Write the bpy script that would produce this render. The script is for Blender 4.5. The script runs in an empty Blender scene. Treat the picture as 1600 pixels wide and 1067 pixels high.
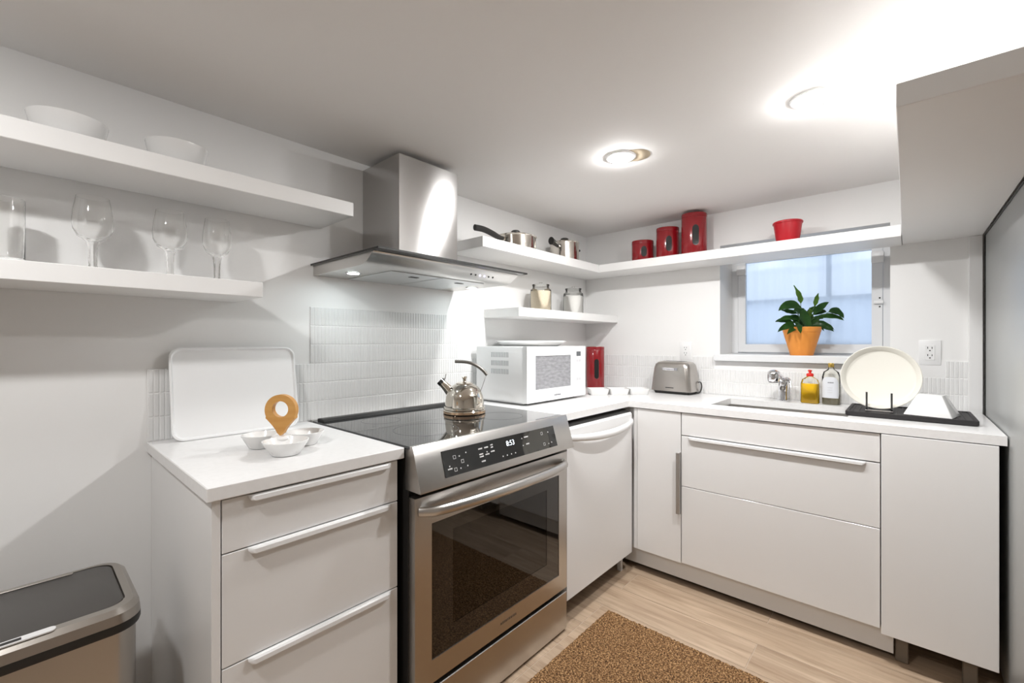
import bpy, bmesh, math, random
from mathutils import Vector, Matrix
random.seed(7)
sc = bpy.context.scene
C = bpy.context.collection
PI = math.pi

# ------------------------------------------------------------------ camera
YAW = 0.7299
CAM = Vector((-2.825, -1.786, 1.227))
cd = bpy.data.cameras.new('camera')
cd.sensor_width = 36.0
cd.lens = 689.3 / 1600 * 36
cd.shift_y = 1.9 / 1600
cd.clip_start = 0.02
cam = bpy.data.objects.new('camera', cd)
C.objects.link(cam)
cam.location = CAM
cam.rotation_euler = (PI / 2, 0, YAW - PI / 2)
sc.camera = cam
FW = Vector((math.cos(YAW), math.sin(YAW), 0))      # the way the room is looked at
RT = Vector((math.sin(YAW), -math.cos(YAW), 0))
ROT_FACE = math.atan2(RT.y, RT.x)                   # turns a thing square to that direction

# ------------------------------------------------------------------ world, exposure
w = bpy.data.worlds.new('world')
sc.world = w
w.use_nodes = True
bg = w.node_tree.nodes['Background']
bg.inputs[0].default_value = (0.82, 0.89, 1.0, 1)
bg.inputs[1].default_value = 0.42
sc.view_settings.view_transform = 'Standard'
sc.view_settings.look = 'None'
sc.view_settings.gamma = 1
sc.view_settings.exposure = 2.0
sc.view_settings.use_curve_mapping = False
LAMP = 140.0        # radiance of the recessed ceiling lamps
HOODLAMP = 32.0

# ------------------------------------------------------------------ materials
def mat(name, col, rough=0.5, metal=0.0, trans=0.0, ior=1.45, coat=0.0, var=None, bump=None, emit=None, sheen=0.0, alpha=None):
    m = bpy.data.materials.new(name)
    m.use_nodes = True
    nt = m.node_tree
    b = nt.nodes['Principled BSDF']
    b.inputs['Base Color'].default_value = (*col, 1)
    b.inputs['Roughness'].default_value = rough
    b.inputs['Metallic'].default_value = metal
    b.inputs['Transmission Weight'].default_value = trans
    b.inputs['IOR'].default_value = ior
    b.inputs['Coat Weight'].default_value = coat
    b.inputs['Coat Roughness'].default_value = 0.05
    if emit:
        b.inputs['Emission Color'].default_value = (*emit[0], 1)
        b.inputs['Emission Strength'].default_value = emit[1]
    tc = None
    def coords(scale):
        nonlocal tc
        if tc is None:
            tc = nt.nodes.new('ShaderNodeTexCoord')
        mp = nt.nodes.new('ShaderNodeMapping')
        mp.inputs['Scale'].default_value = scale
        nt.links.new(tc.outputs['Object'], mp.inputs['Vector'])
        return mp.outputs['Vector']
    if var:     # (scale vec, colour b, low, high)
        n = nt.nodes.new('ShaderNodeTexNoise')
        n.inputs['Scale'].default_value = 1
        n.inputs['Detail'].default_value = 5
        nt.links.new(coords(var[0]), n.inputs['Vector'])
        r = nt.nodes.new('ShaderNodeValToRGB')
        r.color_ramp.elements[0].position = var[2]
        r.color_ramp.elements[1].position = var[3]
        r.color_ramp.elements[0].color = (*col, 1)
        r.color_ramp.elements[1].color = (*var[1], 1)
        nt.links.new(n.outputs['Fac'], r.inputs['Fac'])
        nt.links.new(r.outputs['Color'], b.inputs['Base Color'])
    if bump:    # (scale vec, strength, distance)
        n = nt.nodes.new('ShaderNodeTexNoise')
        n.inputs['Scale'].default_value = 1
        n.inputs['Detail'].default_value = 3
        nt.links.new(coords(bump[0]), n.inputs['Vector'])
        bp = nt.nodes.new('ShaderNodeBump')
        bp.inputs['Strength'].default_value = bump[1]
        bp.inputs['Distance'].default_value = bump[2]
        nt.links.new(n.outputs['Fac'], bp.inputs['Height'])
        nt.links.new(bp.outputs['Normal'], b.inputs['Normal'])
    return m

WALL = mat('wall_paint', (0.88, 0.875, 0.865), 0.55, bump=((90, 90, 90), 0.15, 0.001))
CEIL = mat('ceiling_paint', (0.90, 0.885, 0.87), 0.8, bump=((60, 60, 60), 0.2, 0.001))
SHELF = mat('shelf_white', (0.88, 0.875, 0.865), 0.4)
LACQ = mat('white_lacquer', (0.86, 0.855, 0.85), 0.3, coat=0.15)
CARC = mat('cabinet_white', (0.74, 0.73, 0.72), 0.5)
QUARTZ = mat('white_quartz', (0.88, 0.875, 0.87), 0.22, var=((60, 60, 60), (0.85, 0.845, 0.84), 0.45, 0.7))
TILE = mat('glazed_tile', (0.84, 0.84, 0.835), 0.18, coat=0.2, var=((5, 5, 5), (0.80, 0.80, 0.795), 0.35, 0.7))
GROUT = mat('grout', (0.86, 0.855, 0.85), 0.9)
STEEL = mat('brushed_steel', (0.60, 0.585, 0.565), 0.30, 1.0, bump=((3, 300, 300), 0.10, 0.0006))
STEELV = mat('brushed_steel_upright', (0.60, 0.585, 0.565), 0.33, 1.0, bump=((300, 300, 3), 0.08, 0.0006))
HOODST = mat('hood_steel', (0.56, 0.55, 0.54), 0.16, 1.0)
_nt = HOODST.node_tree
_tg = _nt.nodes.new('ShaderNodeTangent'); _tg.direction_type = 'RADIAL'; _tg.axis = 'Z'
_nt.links.new(_tg.outputs[0], _nt.nodes['Principled BSDF'].inputs['Tangent'])
_nt.nodes['Principled BSDF'].inputs['Anisotropic'].default_value = 0.9
_nt.nodes['Principled BSDF'].inputs['Anisotropic Rotation'].default_value = 0.25
FILTER = mat('filter_mesh', (0.62, 0.63, 0.63), 0.4, 0.85, bump=((400, 60, 60), 0.5, 0.001))
POLISH = mat('polished_steel', (0.75, 0.70, 0.62), 0.07, 1.0)
CHROME = mat('chrome', (0.78, 0.78, 0.80), 0.04, 1.0)
POTST = mat('pot_steel', (0.70, 0.66, 0.60), 0.13, 1.0)
CANST = mat('bin_steel', (0.46, 0.43, 0.395), 0.28, 1.0, bump=((300, 300, 3), 0.08, 0.0006))
BLKGL = mat('black_glass', (0.012, 0.013, 0.014), 0.035, ior=1.55, coat=0.5)
OVENGL = mat('oven_glass', (0.010, 0.009, 0.008), 0.03, ior=1.6, coat=0.4)
OVENIN = mat('oven_inner_glass', (0.030, 0.028, 0.026), 0.04, ior=1.6, coat=0.4)
BLKPL = mat('black_plastic', (0.018, 0.017, 0.016), 0.42)
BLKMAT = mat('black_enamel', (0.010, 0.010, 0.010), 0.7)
DARKST = mat('dark_wire', (0.12, 0.12, 0.12), 0.25, 1.0)
GREYLID = mat('grey_lid', (0.085, 0.08, 0.075), 0.45)
RUBBER = mat('dark_rubber', (0.022, 0.020, 0.021), 0.55)
WHPL = mat('white_plastic', (0.87, 0.87, 0.87), 0.28)
WHCER = mat('white_ceramic', (0.87, 0.865, 0.855), 0.16, coat=0.3)
CREAM = mat('cream_stoneware', (0.74, 0.72, 0.655), 0.35)
RED = mat('red_enamel', (0.27, 0.006, 0.011), 0.22, coat=0.6)
REDPOT = mat('red_metal_pot', (0.50, 0.010, 0.020), 0.35)
REDCAP = mat('red_cap', (0.75, 0.03, 0.02), 0.4)
TERRA = mat('terracotta', (0.82, 0.31, 0.055), 0.55, var=((9, 9, 9), (0.72, 0.26, 0.045), 0.4, 0.75))
SOIL = mat('soil', (0.03, 0.02, 0.014), 0.95, bump=((80, 80, 80), 1.0, 0.01))
LEAF = mat('leaf_green', (0.026, 0.082, 0.020), 0.32, var=((18, 18, 18), (0.055, 0.16, 0.030), 0.35, 0.7))
LEAFY = mat('leaf_young', (0.17, 0.32, 0.05), 0.35, var=((25, 25, 25), (0.09, 0.21, 0.03), 0.35, 0.7))
STEMM = mat('stem_green', (0.09, 0.17, 0.05), 0.45)
BAMBOO = mat('bamboo', (0.60, 0.29, 0.075), 0.4, var=((8, 60, 60), (0.70, 0.38, 0.12), 0.3, 0.7))
GOLD = mat('gold_cap', (0.72, 0.50, 0.13), 0.2, 1.0)
YELLOW = mat('yellow_soap', (0.95, 0.60, 0.015), 0.15)
SLOT = mat('slot_grey', (0.45, 0.46, 0.47), 0.6)
KEYG = mat('key_grey', (0.66, 0.66, 0.68), 0.4)
LABEL = mat('paper_label', (0.78, 0.80, 0.84), 0.6)
PRINT = mat('grey_print', (0.25, 0.25, 0.27), 0.6)
PRINTW = mat('white_print', (0.75, 0.75, 0.75), 0.6)
DISPLAY = mat('lit_digits', (0.8, 0.9, 1), 0.5, emit=((0.75, 0.87, 1.0), 0.38))
BTNLIT = mat('lit_button', (0.6, 0.55, 1), 0.5, emit=((0.62, 0.55, 1.0), 1.0))
MWMESH = mat('oven_window_grey', (0.36, 0.36, 0.375), 0.25, var=((30, 5, 90), (0.26, 0.26, 0.275), 0.35, 0.65))
LCD = mat('grey_lcd', (0.13, 0.14, 0.15), 0.25)
FRIDGE = mat('fridge_grey', (0.42, 0.43, 0.425), 0.36, 0.35)
COIR = mat('coir', (0.19, 0.095, 0.035), 0.95)
FGROUT = mat('floor_grout', (0.60, 0.50, 0.40), 0.9)
PLASTER = mat('bare_plaster', (0.62, 0.52, 0.38), 0.9)
RICE = mat('rice', (0.88, 0.80, 0.66), 0.8, var=((200, 200, 200), (0.82, 0.72, 0.55), 0.4, 0.6))
SUGAR = mat('sugar', (0.90, 0.89, 0.87), 0.8)
LEGBR = mat('cabinet_leg', (0.20, 0.165, 0.13), 0.6)
KICK = mat('kick_board', (0.80, 0.80, 0.80), 0.4)
FRAMEW = mat('window_white', (0.78, 0.79, 0.80), 0.4)
OUTW = mat('window_well', (0.72, 0.76, 0.82), 0.9)

def lamp_mat(name, col, s):
    m = bpy.data.materials.new(name); m.use_nodes = True
    nt = m.node_tree; nt.nodes.clear()
    o = nt.nodes.new('ShaderNodeOutputMaterial'); e = nt.nodes.new('ShaderNodeEmission')
    e.inputs[0].default_value = (*col, 1); e.inputs[1].default_value = s
    nt.links.new(e.outputs[0], o.inputs[0])
    return m
LAMPM = lamp_mat('lamp_lens', (0.99, 0.985, 0.98), LAMP)
HLAMPM = lamp_mat('hood_lamp', (0.86, 0.98, 1.0), HOODLAMP)

def thin_glass(name, tint, rough=0.02, ior=1.45):
    m = bpy.data.materials.new(name); m.use_nodes = True
    nt = m.node_tree; nt.nodes.clear()
    o = nt.nodes.new('ShaderNodeOutputMaterial')
    t = nt.nodes.new('ShaderNodeBsdfTransparent'); t.inputs[0].default_value = (*tint, 1)
    g = nt.nodes.new('ShaderNodeBsdfGlossy'); g.inputs['Roughness'].default_value = rough
    f = nt.nodes.new('ShaderNodeFresnel'); f.inputs[0].default_value = ior
    mx = nt.nodes.new('ShaderNodeMixShader')
    nt.links.new(f.outputs[0], mx.inputs[0]); nt.links.new(t.outputs[0], mx.inputs[1]); nt.links.new(g.outputs[0], mx.inputs[2])
    nt.links.new(mx.outputs[0], o.inputs[0])
    return m
PANE = thin_glass('window_pane', (0.94, 0.97, 1.0), 0.22, 1.25)
THIN = thin_glass('thin_glass', (0.985, 0.985, 0.975), 0.02, 1.35)
HOODGL = thin_glass('hood_glass', (0.80, 0.84, 0.83), 0.03, 1.5)
BOTTLE = thin_glass('clear_plastic', (0.97, 0.97, 0.945), 0.05, 1.3)
GLASS = mat('clear_glass', (1.0, 1.0, 0.995), 0.0, trans=1.0, ior=1.45)

def sheer_mat():
    m = bpy.data.materials.new('sheer_fabric'); m.use_nodes = True
    nt = m.node_tree; nt.nodes.clear()
    o = nt.nodes.new('ShaderNodeOutputMaterial')
    t = nt.nodes.new('ShaderNodeBsdfTransparent')
    tr = nt.nodes.new('ShaderNodeBsdfTranslucent'); tr.inputs[0].default_value = (0.86, 0.91, 0.97, 1)
    df = nt.nodes.new('ShaderNodeBsdfDiffuse'); df.inputs[0].default_value = (0.80, 0.86, 0.95, 1)
    a = nt.nodes.new('ShaderNodeMixShader'); a.inputs[0].default_value = 0.35
    b = nt.nodes.new('ShaderNodeMixShader'); b.inputs[0].default_value = 0.80
    nt.links.new(tr.outputs[0], a.inputs[1]); nt.links.new(df.outputs[0], a.inputs[2])
    nt.links.new(t.outputs[0], b.inputs[1]); nt.links.new(a.outputs[0], b.inputs[2])
    nt.links.new(b.outputs[0], o.inputs[0])
    return m
SHEER = sheer_mat()

def plank_mat():
    m = bpy.data.materials.new('plank_tile'); m.use_nodes = True
    nt = m.node_tree; b = nt.nodes['Principled BSDF']
    tc = nt.nodes.new('ShaderNodeTexCoord'); oi = nt.nodes.new('ShaderNodeObjectInfo')
    off = nt.nodes.new('ShaderNodeVectorMath'); off.operation = 'MULTIPLY_ADD'
    comb = nt.nodes.new('ShaderNodeCombineXYZ')
    for k in range(3): nt.links.new(oi.outputs['Random'], comb.inputs[k])
    off.inputs[1].default_value = (37, 53, 11)
    nt.links.new(comb.outputs[0], off.inputs[0]); nt.links.new(tc.outputs['Object'], off.inputs[2])
    mp = nt.nodes.new('ShaderNodeMapping'); mp.inputs['Scale'].default_value = (26, 2.2, 2)
    nt.links.new(off.outputs[0], mp.inputs['Vector'])
    n = nt.nodes.new('ShaderNodeTexNoise'); n.inputs['Scale'].default_value = 1; n.inputs['Detail'].default_value = 8
    n.inputs['Roughness'].default_value = 0.62; n.inputs['Distortion'].default_value = 0.7
    nt.links.new(mp.outputs[0], n.inputs['Vector'])
    r = nt.nodes.new('ShaderNodeValToRGB')
    r.color_ramp.elements[0].position = 0.30; r.color_ramp.elements[0].color = (0.36, 0.25, 0.165, 1)
    r.color_ramp.elements[1].position = 0.68; r.color_ramp.elements[1].color = (0.62, 0.475, 0.345, 1)
    nt.links.new(n.outputs['Fac'], r.inputs['Fac'])
    mp2 = nt.nodes.new('ShaderNodeMapping'); mp2.inputs['Scale'].default_value = (5, 1.2, 1)
    nt.links.new(off.outputs[0], mp2.inputs['Vector'])
    n2 = nt.nodes.new('ShaderNodeTexNoise'); n2.inputs['Scale'].default_value = 1; n2.inputs['Detail'].default_value = 2
    nt.links.new(mp2.outputs[0], n2.inputs['Vector'])
    hs = nt.nodes.new('ShaderNodeHueSaturation')
    mr = nt.nodes.new('ShaderNodeMapRange'); mr.inputs['To Min'].default_value = 0.80; mr.inputs['To Max'].default_value = 1.18
    nt.links.new(n2.outputs['Fac'], mr.inputs['Value']); nt.links.new(mr.outputs[0], hs.inputs['Value'])
    nt.links.new(r.outputs['Color'], hs.inputs['Color'])
    nt.links.new(hs.outputs[0], b.inputs['Base Color'])
    b.inputs['Roughness'].default_value = 0.42
    bp = nt.nodes.new('ShaderNodeBump'); bp.inputs['Strength'].default_value = 0.15; bp.inputs['Distance'].default_value = 0.002
    nt.links.new(n.outputs['Fac'], bp.inputs['Height']); nt.links.new(bp.outputs['Normal'], b.inputs['Normal'])
    return m
PLANK = plank_mat()
def coir_mat():
    nt = COIR.node_tree; b = nt.nodes['Principled BSDF']
    tc = nt.nodes.new('ShaderNodeTexCoord')
    n = nt.nodes.new('ShaderNodeTexNoise'); n.inputs['Scale'].default_value = 170; n.inputs['Detail'].default_value = 3
    nt.links.new(tc.outputs['Object'], n.inputs['Vector'])
    r = nt.nodes.new('ShaderNodeValToRGB')
    e = r.color_ramp.elements
    e[0].position = 0.34; e[0].color = (0.045, 0.020, 0.007, 1)
    e[1].position = 0.66; e[1].color = (0.56, 0.35, 0.17, 1)
    k = e.new(0.5); k.color = (0.21, 0.105, 0.040, 1)
    nt.links.new(n.outputs['Fac'], r.inputs['Fac']); nt.links.new(r.outputs['Color'], b.inputs['Base Color'])
coir_mat()

# ------------------------------------------------------------------ mesh helpers
def B(): return bmesh.new()
def box(bm, x0, x1, y0, y1, z0, z1, bev=0.0, seg=2):
    r = bmesh.ops.create_cube(bm, size=1.0)
    vs = r['verts']
    for v in vs:
        v.co = Vector(((x0 + x1) / 2 + v.co.x * (x1 - x0), (y0 + y1) / 2 + v.co.y * (y1 - y0), (z0 + z1) / 2 + v.co.z * (z1 - z0)))
    if bev > 0:
        es = list({e for v in vs for e in v.link_edges})
        bmesh.ops.bevel(bm, geom=es, offset=bev, segments=seg, profile=0.5, affect='EDGES')
    return bm
def lathe(bm, prof, seg=32, c=(0, 0, 0), sx=1.0, sy=1.0, closed=False):
    rings = []
    for r, z in prof:
        if r < 1e-6: rings.append([bm.verts.new((c[0], c[1], c[2] + z))])
        else: rings.append([bm.verts.new((c[0] + sx * r * math.cos(2 * PI * i / seg), c[1] + sy * r * math.sin(2 * PI * i / seg), c[2] + z)) for i in range(seg)])
    pairs = list(zip(rings, rings[1:]))
    if closed: pairs.append((rings[-1], rings[0]))
    for a, b in pairs:
        for i in range(seg):
            j = (i + 1) % seg
            if len(a) == 1 and len(b) == 1: break
            if len(a) == 1: bm.faces.new((a[0], b[i], b[j]))
            elif len(b) == 1: bm.faces.new((a[i], a[j], b[0]))
            else: bm.faces.new((a[i], a[j], b[j], b[i]))
    return bm
def frames(pts):
    pts = [Vector(p) for p in pts]
    T = []
    for i in range(len(pts)):
        a = pts[max(0, i - 1)]; b = pts[min(len(pts) - 1, i + 1)]
        T.append((b - a).normalized())
    up = Vector((0, 0, 1)) if abs(T[0].z) < 0.9 else Vector((1, 0, 0))
    n = (up - T[0] * up.dot(T[0])).normalized()
    out = []
    for i, t in enumerate(T):
        n = (n - t * n.dot(t)).normalized()
        out.append((pts[i], t, n, t.cross(n)))
    return out
def tube(bm, pts, r, seg=10, flat=1.0):
    rings = []
    fr = frames(pts)
    for i, (p, t, n, b) in enumerate(fr):
        rr = r[i] if isinstance(r, (list, tuple)) else r
        rings.append([bm.verts.new(p + n * (rr * math.cos(2 * PI * k / seg)) + b * (rr * flat * math.sin(2 * PI * k / seg))) for k in range(seg)])
    for a, b in zip(rings, rings[1:]):
        for i in range(seg):
            j = (i + 1) % seg
            bm.faces.new((a[i], a[j], b[j], b[i]))
    bm.faces.new(rings[0][::-1]); bm.faces.new(rings[-1])
    return bm
def arc_pts(pts, n=8):
    """Catmull-Rom through points"""
    P = [Vector(p) for p in pts]
    P = [P[0] * 2 - P[1]] + P + [P[-1] * 2 - P[-2]]
    out = []
    for i in range(1, len(P) - 2):
        for k in range(n):
            t = k / n
            out.append(0.5 * ((2 * P[i]) + (P[i + 1] - P[i - 1]) * t + (2 * P[i - 1] - 5 * P[i] + 4 * P[i + 1] - P[i + 2]) * t * t + (3 * P[i] - P[i - 1] - 3 * P[i + 1] + P[i + 2]) * t ** 3))
    out.append(P[-2])
    return out
def prism(bm, poly, axis, a, b):
    def co(p, h):
        return {'x': (h, p[0], p[1]), 'y': (p[0], h, p[1]), 'z': (p[0], p[1], h)}[axis]
    lo = [bm.verts.new(co(p, a)) for p in poly]; hi = [bm.verts.new(co(p, b)) for p in poly]
    n = len(poly)
    for i in range(n):
        j = (i + 1) % n
        bm.faces.new((lo[i], lo[j], hi[j], hi[i]))
    bm.faces.new(lo[::-1]); bm.faces.new(hi)
    return bm
def rrect(x0, x1, y0, y1, r, n=6):
    out = []
    for cx, cy, a0 in ((x1 - r, y1 - r, 0), (x0 + r, y1 - r, PI / 2), (x0 + r, y0 + r, PI), (x1 - r, y0 + r, 1.5 * PI)):
        for k in range(n + 1):
            a = a0 + k / n * PI / 2
            out.append((cx + r * math.cos(a), cy + r * math.sin(a)))
    return out
def loft(bm, loops, cap0=True, cap1=True):
    """loops: list of lists of 3-D points, equal counts"""
    R = [[bm.verts.new(p) for p in L] for L in loops]
    n = len(R[0])
    for a, b in zip(R, R[1:]):
        for i in range(n):
            j = (i + 1) % n
            bm.faces.new((a[i], a[j], b[j], b[i]))
    if cap0: bm.faces.new(R[0][::-1])
    if cap1: bm.faces.new(R[-1])
    return bm
def slab(bm, us, vs, keep, h0, h1, axis='z'):
    """plate made of the kept cells of a grid, with walls along its outline (and its holes)"""
    def co(u, v, h):
        return {'z': (u, v, h), 'x': (h, u, v), 'y': (u, h, v)}[axis]
    cache = {}
    def V(i, j, k):
        if (i, j, k) not in cache: cache[(i, j, k)] = bm.verts.new(co(us[i], vs[j], (h0, h1)[k]))
        return cache[(i, j, k)]
    K = {(i, j) for i in range(len(us) - 1) for j in range(len(vs) - 1) if keep((us[i] + us[i + 1]) / 2, (vs[j] + vs[j + 1]) / 2)}
    for i, j in K:
        for k in (0, 1): bm.faces.new([V(i, j, k), V(i + 1, j, k), V(i + 1, j + 1, k), V(i, j + 1, k)])
        for (di, dj), (p, q) in (((-1, 0), ((i, j), (i, j + 1))), ((1, 0), ((i + 1, j), (i + 1, j + 1))), ((0, -1), ((i, j), (i + 1, j))), ((0, 1), ((i, j + 1), (i + 1, j + 1)))):
            if (i + di, j + dj) not in K: bm.faces.new([V(*p, 0), V(*q, 0), V(*q, 1), V(*p, 1)])
    return bm

def mesh_of(name, bm, m, smooth=35):
    bmesh.ops.recalc_face_normals(bm, faces=bm.faces)
    me = bpy.data.meshes.new(name)
    bm.to_mesh(me); bm.free()
    me.materials.append(m)
    if smooth:
        for p in me.polygons: p.use_smooth = True
        me.set_sharp_from_angle(angle=math.radians(smooth))
    return me
def obj(name, bm, m, parent=None, world=False, label=None, smooth=35, kind=None):
    if parent is not None and world:
        bmesh.ops.translate(bm, verts=bm.verts, vec=-root_of(parent))
    me = mesh_of(name, bm, m, smooth)
    o = bpy.data.objects.new(name, me)
    C.objects.link(o)
    if parent is not None: o.parent = parent
    if label: o['label'] = label
    if kind: o['kind'] = kind
    return o
def root_of(p):
    v = Vector((0, 0, 0))
    while p is not None:
        v += p.location; p = p.parent
    return v
def thing(name, label, cat, loc=(0, 0, 0), rotz=0.0, group=None):
    o = bpy.data.objects.new(name, None)
    C.objects.link(o)
    o.location = loc; o.rotation_euler = (0, 0, rotz)
    o.empty_display_size = 0.05
    o['label'] = label; o['category'] = cat
    if group: o['group'] = group
    return o
def single(name, bm, m, label, cat, group=None, smooth=35, origin=None):
    """a thing that is one mesh; origin moved to its base"""
    if origin is None:
        xs = [v.co.x for v in bm.verts]; ys = [v.co.y for v in bm.verts]; zs = [v.co.z for v in bm.verts]
        origin = Vector(((min(xs) + max(xs)) / 2, (min(ys) + max(ys)) / 2, min(zs)))
    bmesh.ops.translate(bm, verts=bm.verts, vec=-Vector(origin))
    o = obj(name, bm, m, smooth=smooth)
    o.location = origin
    o['label'] = label; o['category'] = cat
    if group: o['group'] = group
    return o
def struct(name, bm, m, smooth=0, label=None):
    o = obj(name, bm, m, smooth=smooth)
    o['kind'] = 'structure'
    if label: o['label'] = label
    return o
def text(name, s, size, m, loc, rot, parent, world=True, depth=0.0004, align='CENTER', label=None):
    cu = bpy.data.curves.new(name, 'FONT')
    cu.body = s; cu.size = size; cu.align_x = align; cu.align_y = 'CENTER'; cu.extrude = depth
    t = bpy.data.objects.new(name + '_tmp', cu)
    C.objects.link(t)
    dg = bpy.context.evaluated_depsgraph_get(); dg.update()
    me = bpy.data.meshes.new_from_object(t.evaluated_get(dg))
    bpy.data.objects.remove(t)
    me.materials.clear(); me.materials.append(m)
    o = bpy.data.objects.new(name, me)
    C.objects.link(o)
    o.parent = parent
    o.location = Vector(loc) - (root_of(parent) if world else Vector((0, 0, 0)))
    o.rotation_euler = rot
    if label: o['label'] = label
    return o
def marks(name, widths, h, m, loc, ux, uz, nrm_, parent, gap=0.25, world=True):
    """a line of tiny strokes too small to read: blocks laid along ux, upright along uz"""
    ux, uz, nrm_, loc = Vector(ux), Vector(uz), Vector(nrm_), Vector(loc)
    tot = sum(widths) + gap * h * (len(widths) - 1)
    a = -tot / 2; bm = B()
    for k, w_ in enumerate(widths):
        hh = h * (0.5 if k % 3 else 0.42)
        loft(bm, [[loc + ux * p + uz * q + nrm_ * d for p, q in ((a, -h * .5), (a + w_, -h * .5), (a + w_, hh), (a, hh))] for d in (0.0, 0.0004)])
        a += w_ + gap * h
    return obj(name, bm, m, parent, world=world, smooth=0)
def copy_tree(o, parent=None):
    c = o.copy(); C.objects.link(c)
    if parent is not None: c.parent = parent
    for ch in list(o.children): copy_tree(ch, c)
    return c

# ------------------------------------------------------------------ setting
CEILZ = 2.013
WX0, WY0 = -5.4, -3.7
WT = 0.30          # thick basement wall with the window
# floor: slab, then plank tiles
fl = struct('floor', box(B(), WX0, WT, WY0, 0.1, -0.08, -0.0018), FGROUT)
lines = [round(-0.64 + 0.18 * k, 4) for k in range(4, -16, -1)]
for k in range(len(lines) - 1):
    xb, xa = lines[k], lines[k + 1]
    mid = (xa + xb) / 2
    if xb > 0.09: continue
    e = -0.725 if (mid < -1.0 and mid > -1.6) or (-0.82 < mid < -0.64) else (-1.335 if (k % 2 == 0) else -0.725)
    if -1.0 < mid < -0.82 or -0.64 < mid < -0.46: e = -1.332
    cuts = sorted([e + 1.22 * n for n in range(-3, 3)])
    ys = [WY0] + [c_ for c_ in cuts if WY0 + 0.1 < c_ < -0.02] + [0.0]
    for a, b_ in zip(ys, ys[1:]):
        bm = B(); g = 0.0013
        hx, hy = (min(xb, 0.0) - xa) / 2 - g, (b_ - a) / 2 - g
        box(bm, -hx, hx, -hy, hy, -0.0018, 0.0, 0.0008, 1)
        o = obj('floor_plank', bm, PLANK, fl, smooth=0)
        o.location = ((xa + min(xb, 0.0)) / 2, (a + b_) / 2, 0)
struct('ceiling', box(B(), WX0, WT, WY0, 0.1, CEILZ, CEILZ + 0.08), CEIL)
wall_n = struct('wall_north', box(B(), WX0, WT, 0.0, 0.1, -0.08, CEILZ), WALL)
OY0, OY1, OZ0, OZ1 = -1.726, -0.945, 1.135, 1.812
wall_e = struct('wall_east', slab(B(), [WY0, OY0, OY1, 0.0], [-0.08, OZ0, OZ1, CEILZ], lambda u, v: not (OY0 < u < OY1 and OZ0 < v < OZ1), 0.0, WT, 'x'), WALL)
struct('wall_west', box(B(), WX0 - 0.1, WX0, WY0, 0.1, -0.08, CEILZ), WALL)
struct('wall_south', box(B(), WX0, WT, WY0 - 0.1, WY0, -0.08, CEILZ), WALL)
struct('wall_bulkhead', box(B(), -1.652, 0.0, -2.14, -2.034, 1.7465, CEILZ), WALL)
struct('trim_1', box(B(), -0.022, 0.0, -2.034, -1.991, 0.0, 1.697, 0.002), LACQ)
struct('trim_2', box(B(), -1.652, 0.0, -2.034, -2.016, CEILZ - 0.018, CEILZ, 0.004), WALL)

# backsplash: upright finger tiles, three rows high, six rows behind the cooker
PIT, ROW, TH = 0.0145, 0.0762, 0.005
def tile_mesh(name, axis):
    w_, h_, c_ = PIT / 2 - 0.0011, ROW / 2 - 0.0014, 0.0018
    def loop(d, dw):
        q = [(-w_ + dw, -h_ + dw), (w_ - dw, -h_ + dw), (w_ - dw, h_ - dw), (-w_ + dw, h_ - dw)]
        return [(p[0], -d, p[1]) if axis == 'n' else (-d, p[0], p[1]) for p in q]
    return loft(B(), [loop(0.0, 0), loop(TH - 0.0015, 0), loop(TH, c_)], cap0=False)
TN = mesh_of('tile', tile_mesh('t', 'n'), TILE, 0)
TE = mesh_of('tile', tile_mesh('t', 'e'), TILE, 0)
def px_width(p, axis):
    d = Vector((PIT, 0, 0)) if axis == 'n' else Vector((0, PIT, 0))
    def u(q):
        q = q - CAM; return 689.3 * q.dot(RT) / q.dot(FW)
    return abs(u(p + d) - u(p))
def lay(cells, axis, wall, base_mesh, hidden):
    cells.sort(key=lambda p: (hidden(p), -px_width(p, axis)))
    rest = B()
    for i, p in enumerate(cells):
        if i < 300 and not hidden(p):
            o = bpy.data.objects.new('tile', base_mesh); C.objects.link(o)
            o.parent = wall; o.location = p
        else:
            k = len(rest.verts)
            rest.from_mesh(base_mesh)
            rest.verts.ensure_lookup_table()
            bmesh.ops.translate(rest, verts=rest.verts[k:], vec=p)
    o = obj('tile_field', rest, TILE, wall, smooth=0, kind='stuff')
Z0T = 0.9145
cn = []
n_ = 0
x = -2.554
while x + PIT < -0.006:
    top = 6 if -2.048 < x < -1.278 else 3
    for r in range(top): cn.append(Vector((x + PIT / 2, -0.001, Z0T + ROW * (r + 0.5))))
    x += PIT
lay(cn, 'n', wall_n, TN, lambda p: (-2.50 < p.x < -2.13 and p.z < 1.16) or p.x > -1.15)
ce = []
y = -1.990
while y + PIT < -0.006:
    for r in range(3):
        zc = Z0T + ROW * (r + 0.5)
        if r == 2 and (-1.912 < y + PIT / 2 < -1.822 or -0.79 < y + PIT / 2 < -0.69): continue   # behind the outlets
        if r == 2 and -1.76 < y + PIT / 2 < -0.915: continue                                       # under the window sill
        ce.append(Vector((-0.001, y + PIT / 2, zc)))
    y += PIT
lay(ce, 'e', wall_e, TE, lambda p: p.y > -0.45 or (-1.83 < p.y < -1.57))
gb = B(); box(gb, -2.556, -0.001, -0.0042, 0.0, Z0T, Z0T + 3 * ROW); box(gb, -2.046, -1.276, -0.0042, 0.0, Z0T + 3 * ROW, Z0T + 6 * ROW)
obj('grout', gb, GROUT, wall_n, smooth=0)
obj('grout', box(B(), -0.0042, 0.0, -1.991, -0.001, Z0T, Z0T + 2.62 * ROW), GROUT, wall_e, smooth=0)
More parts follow.
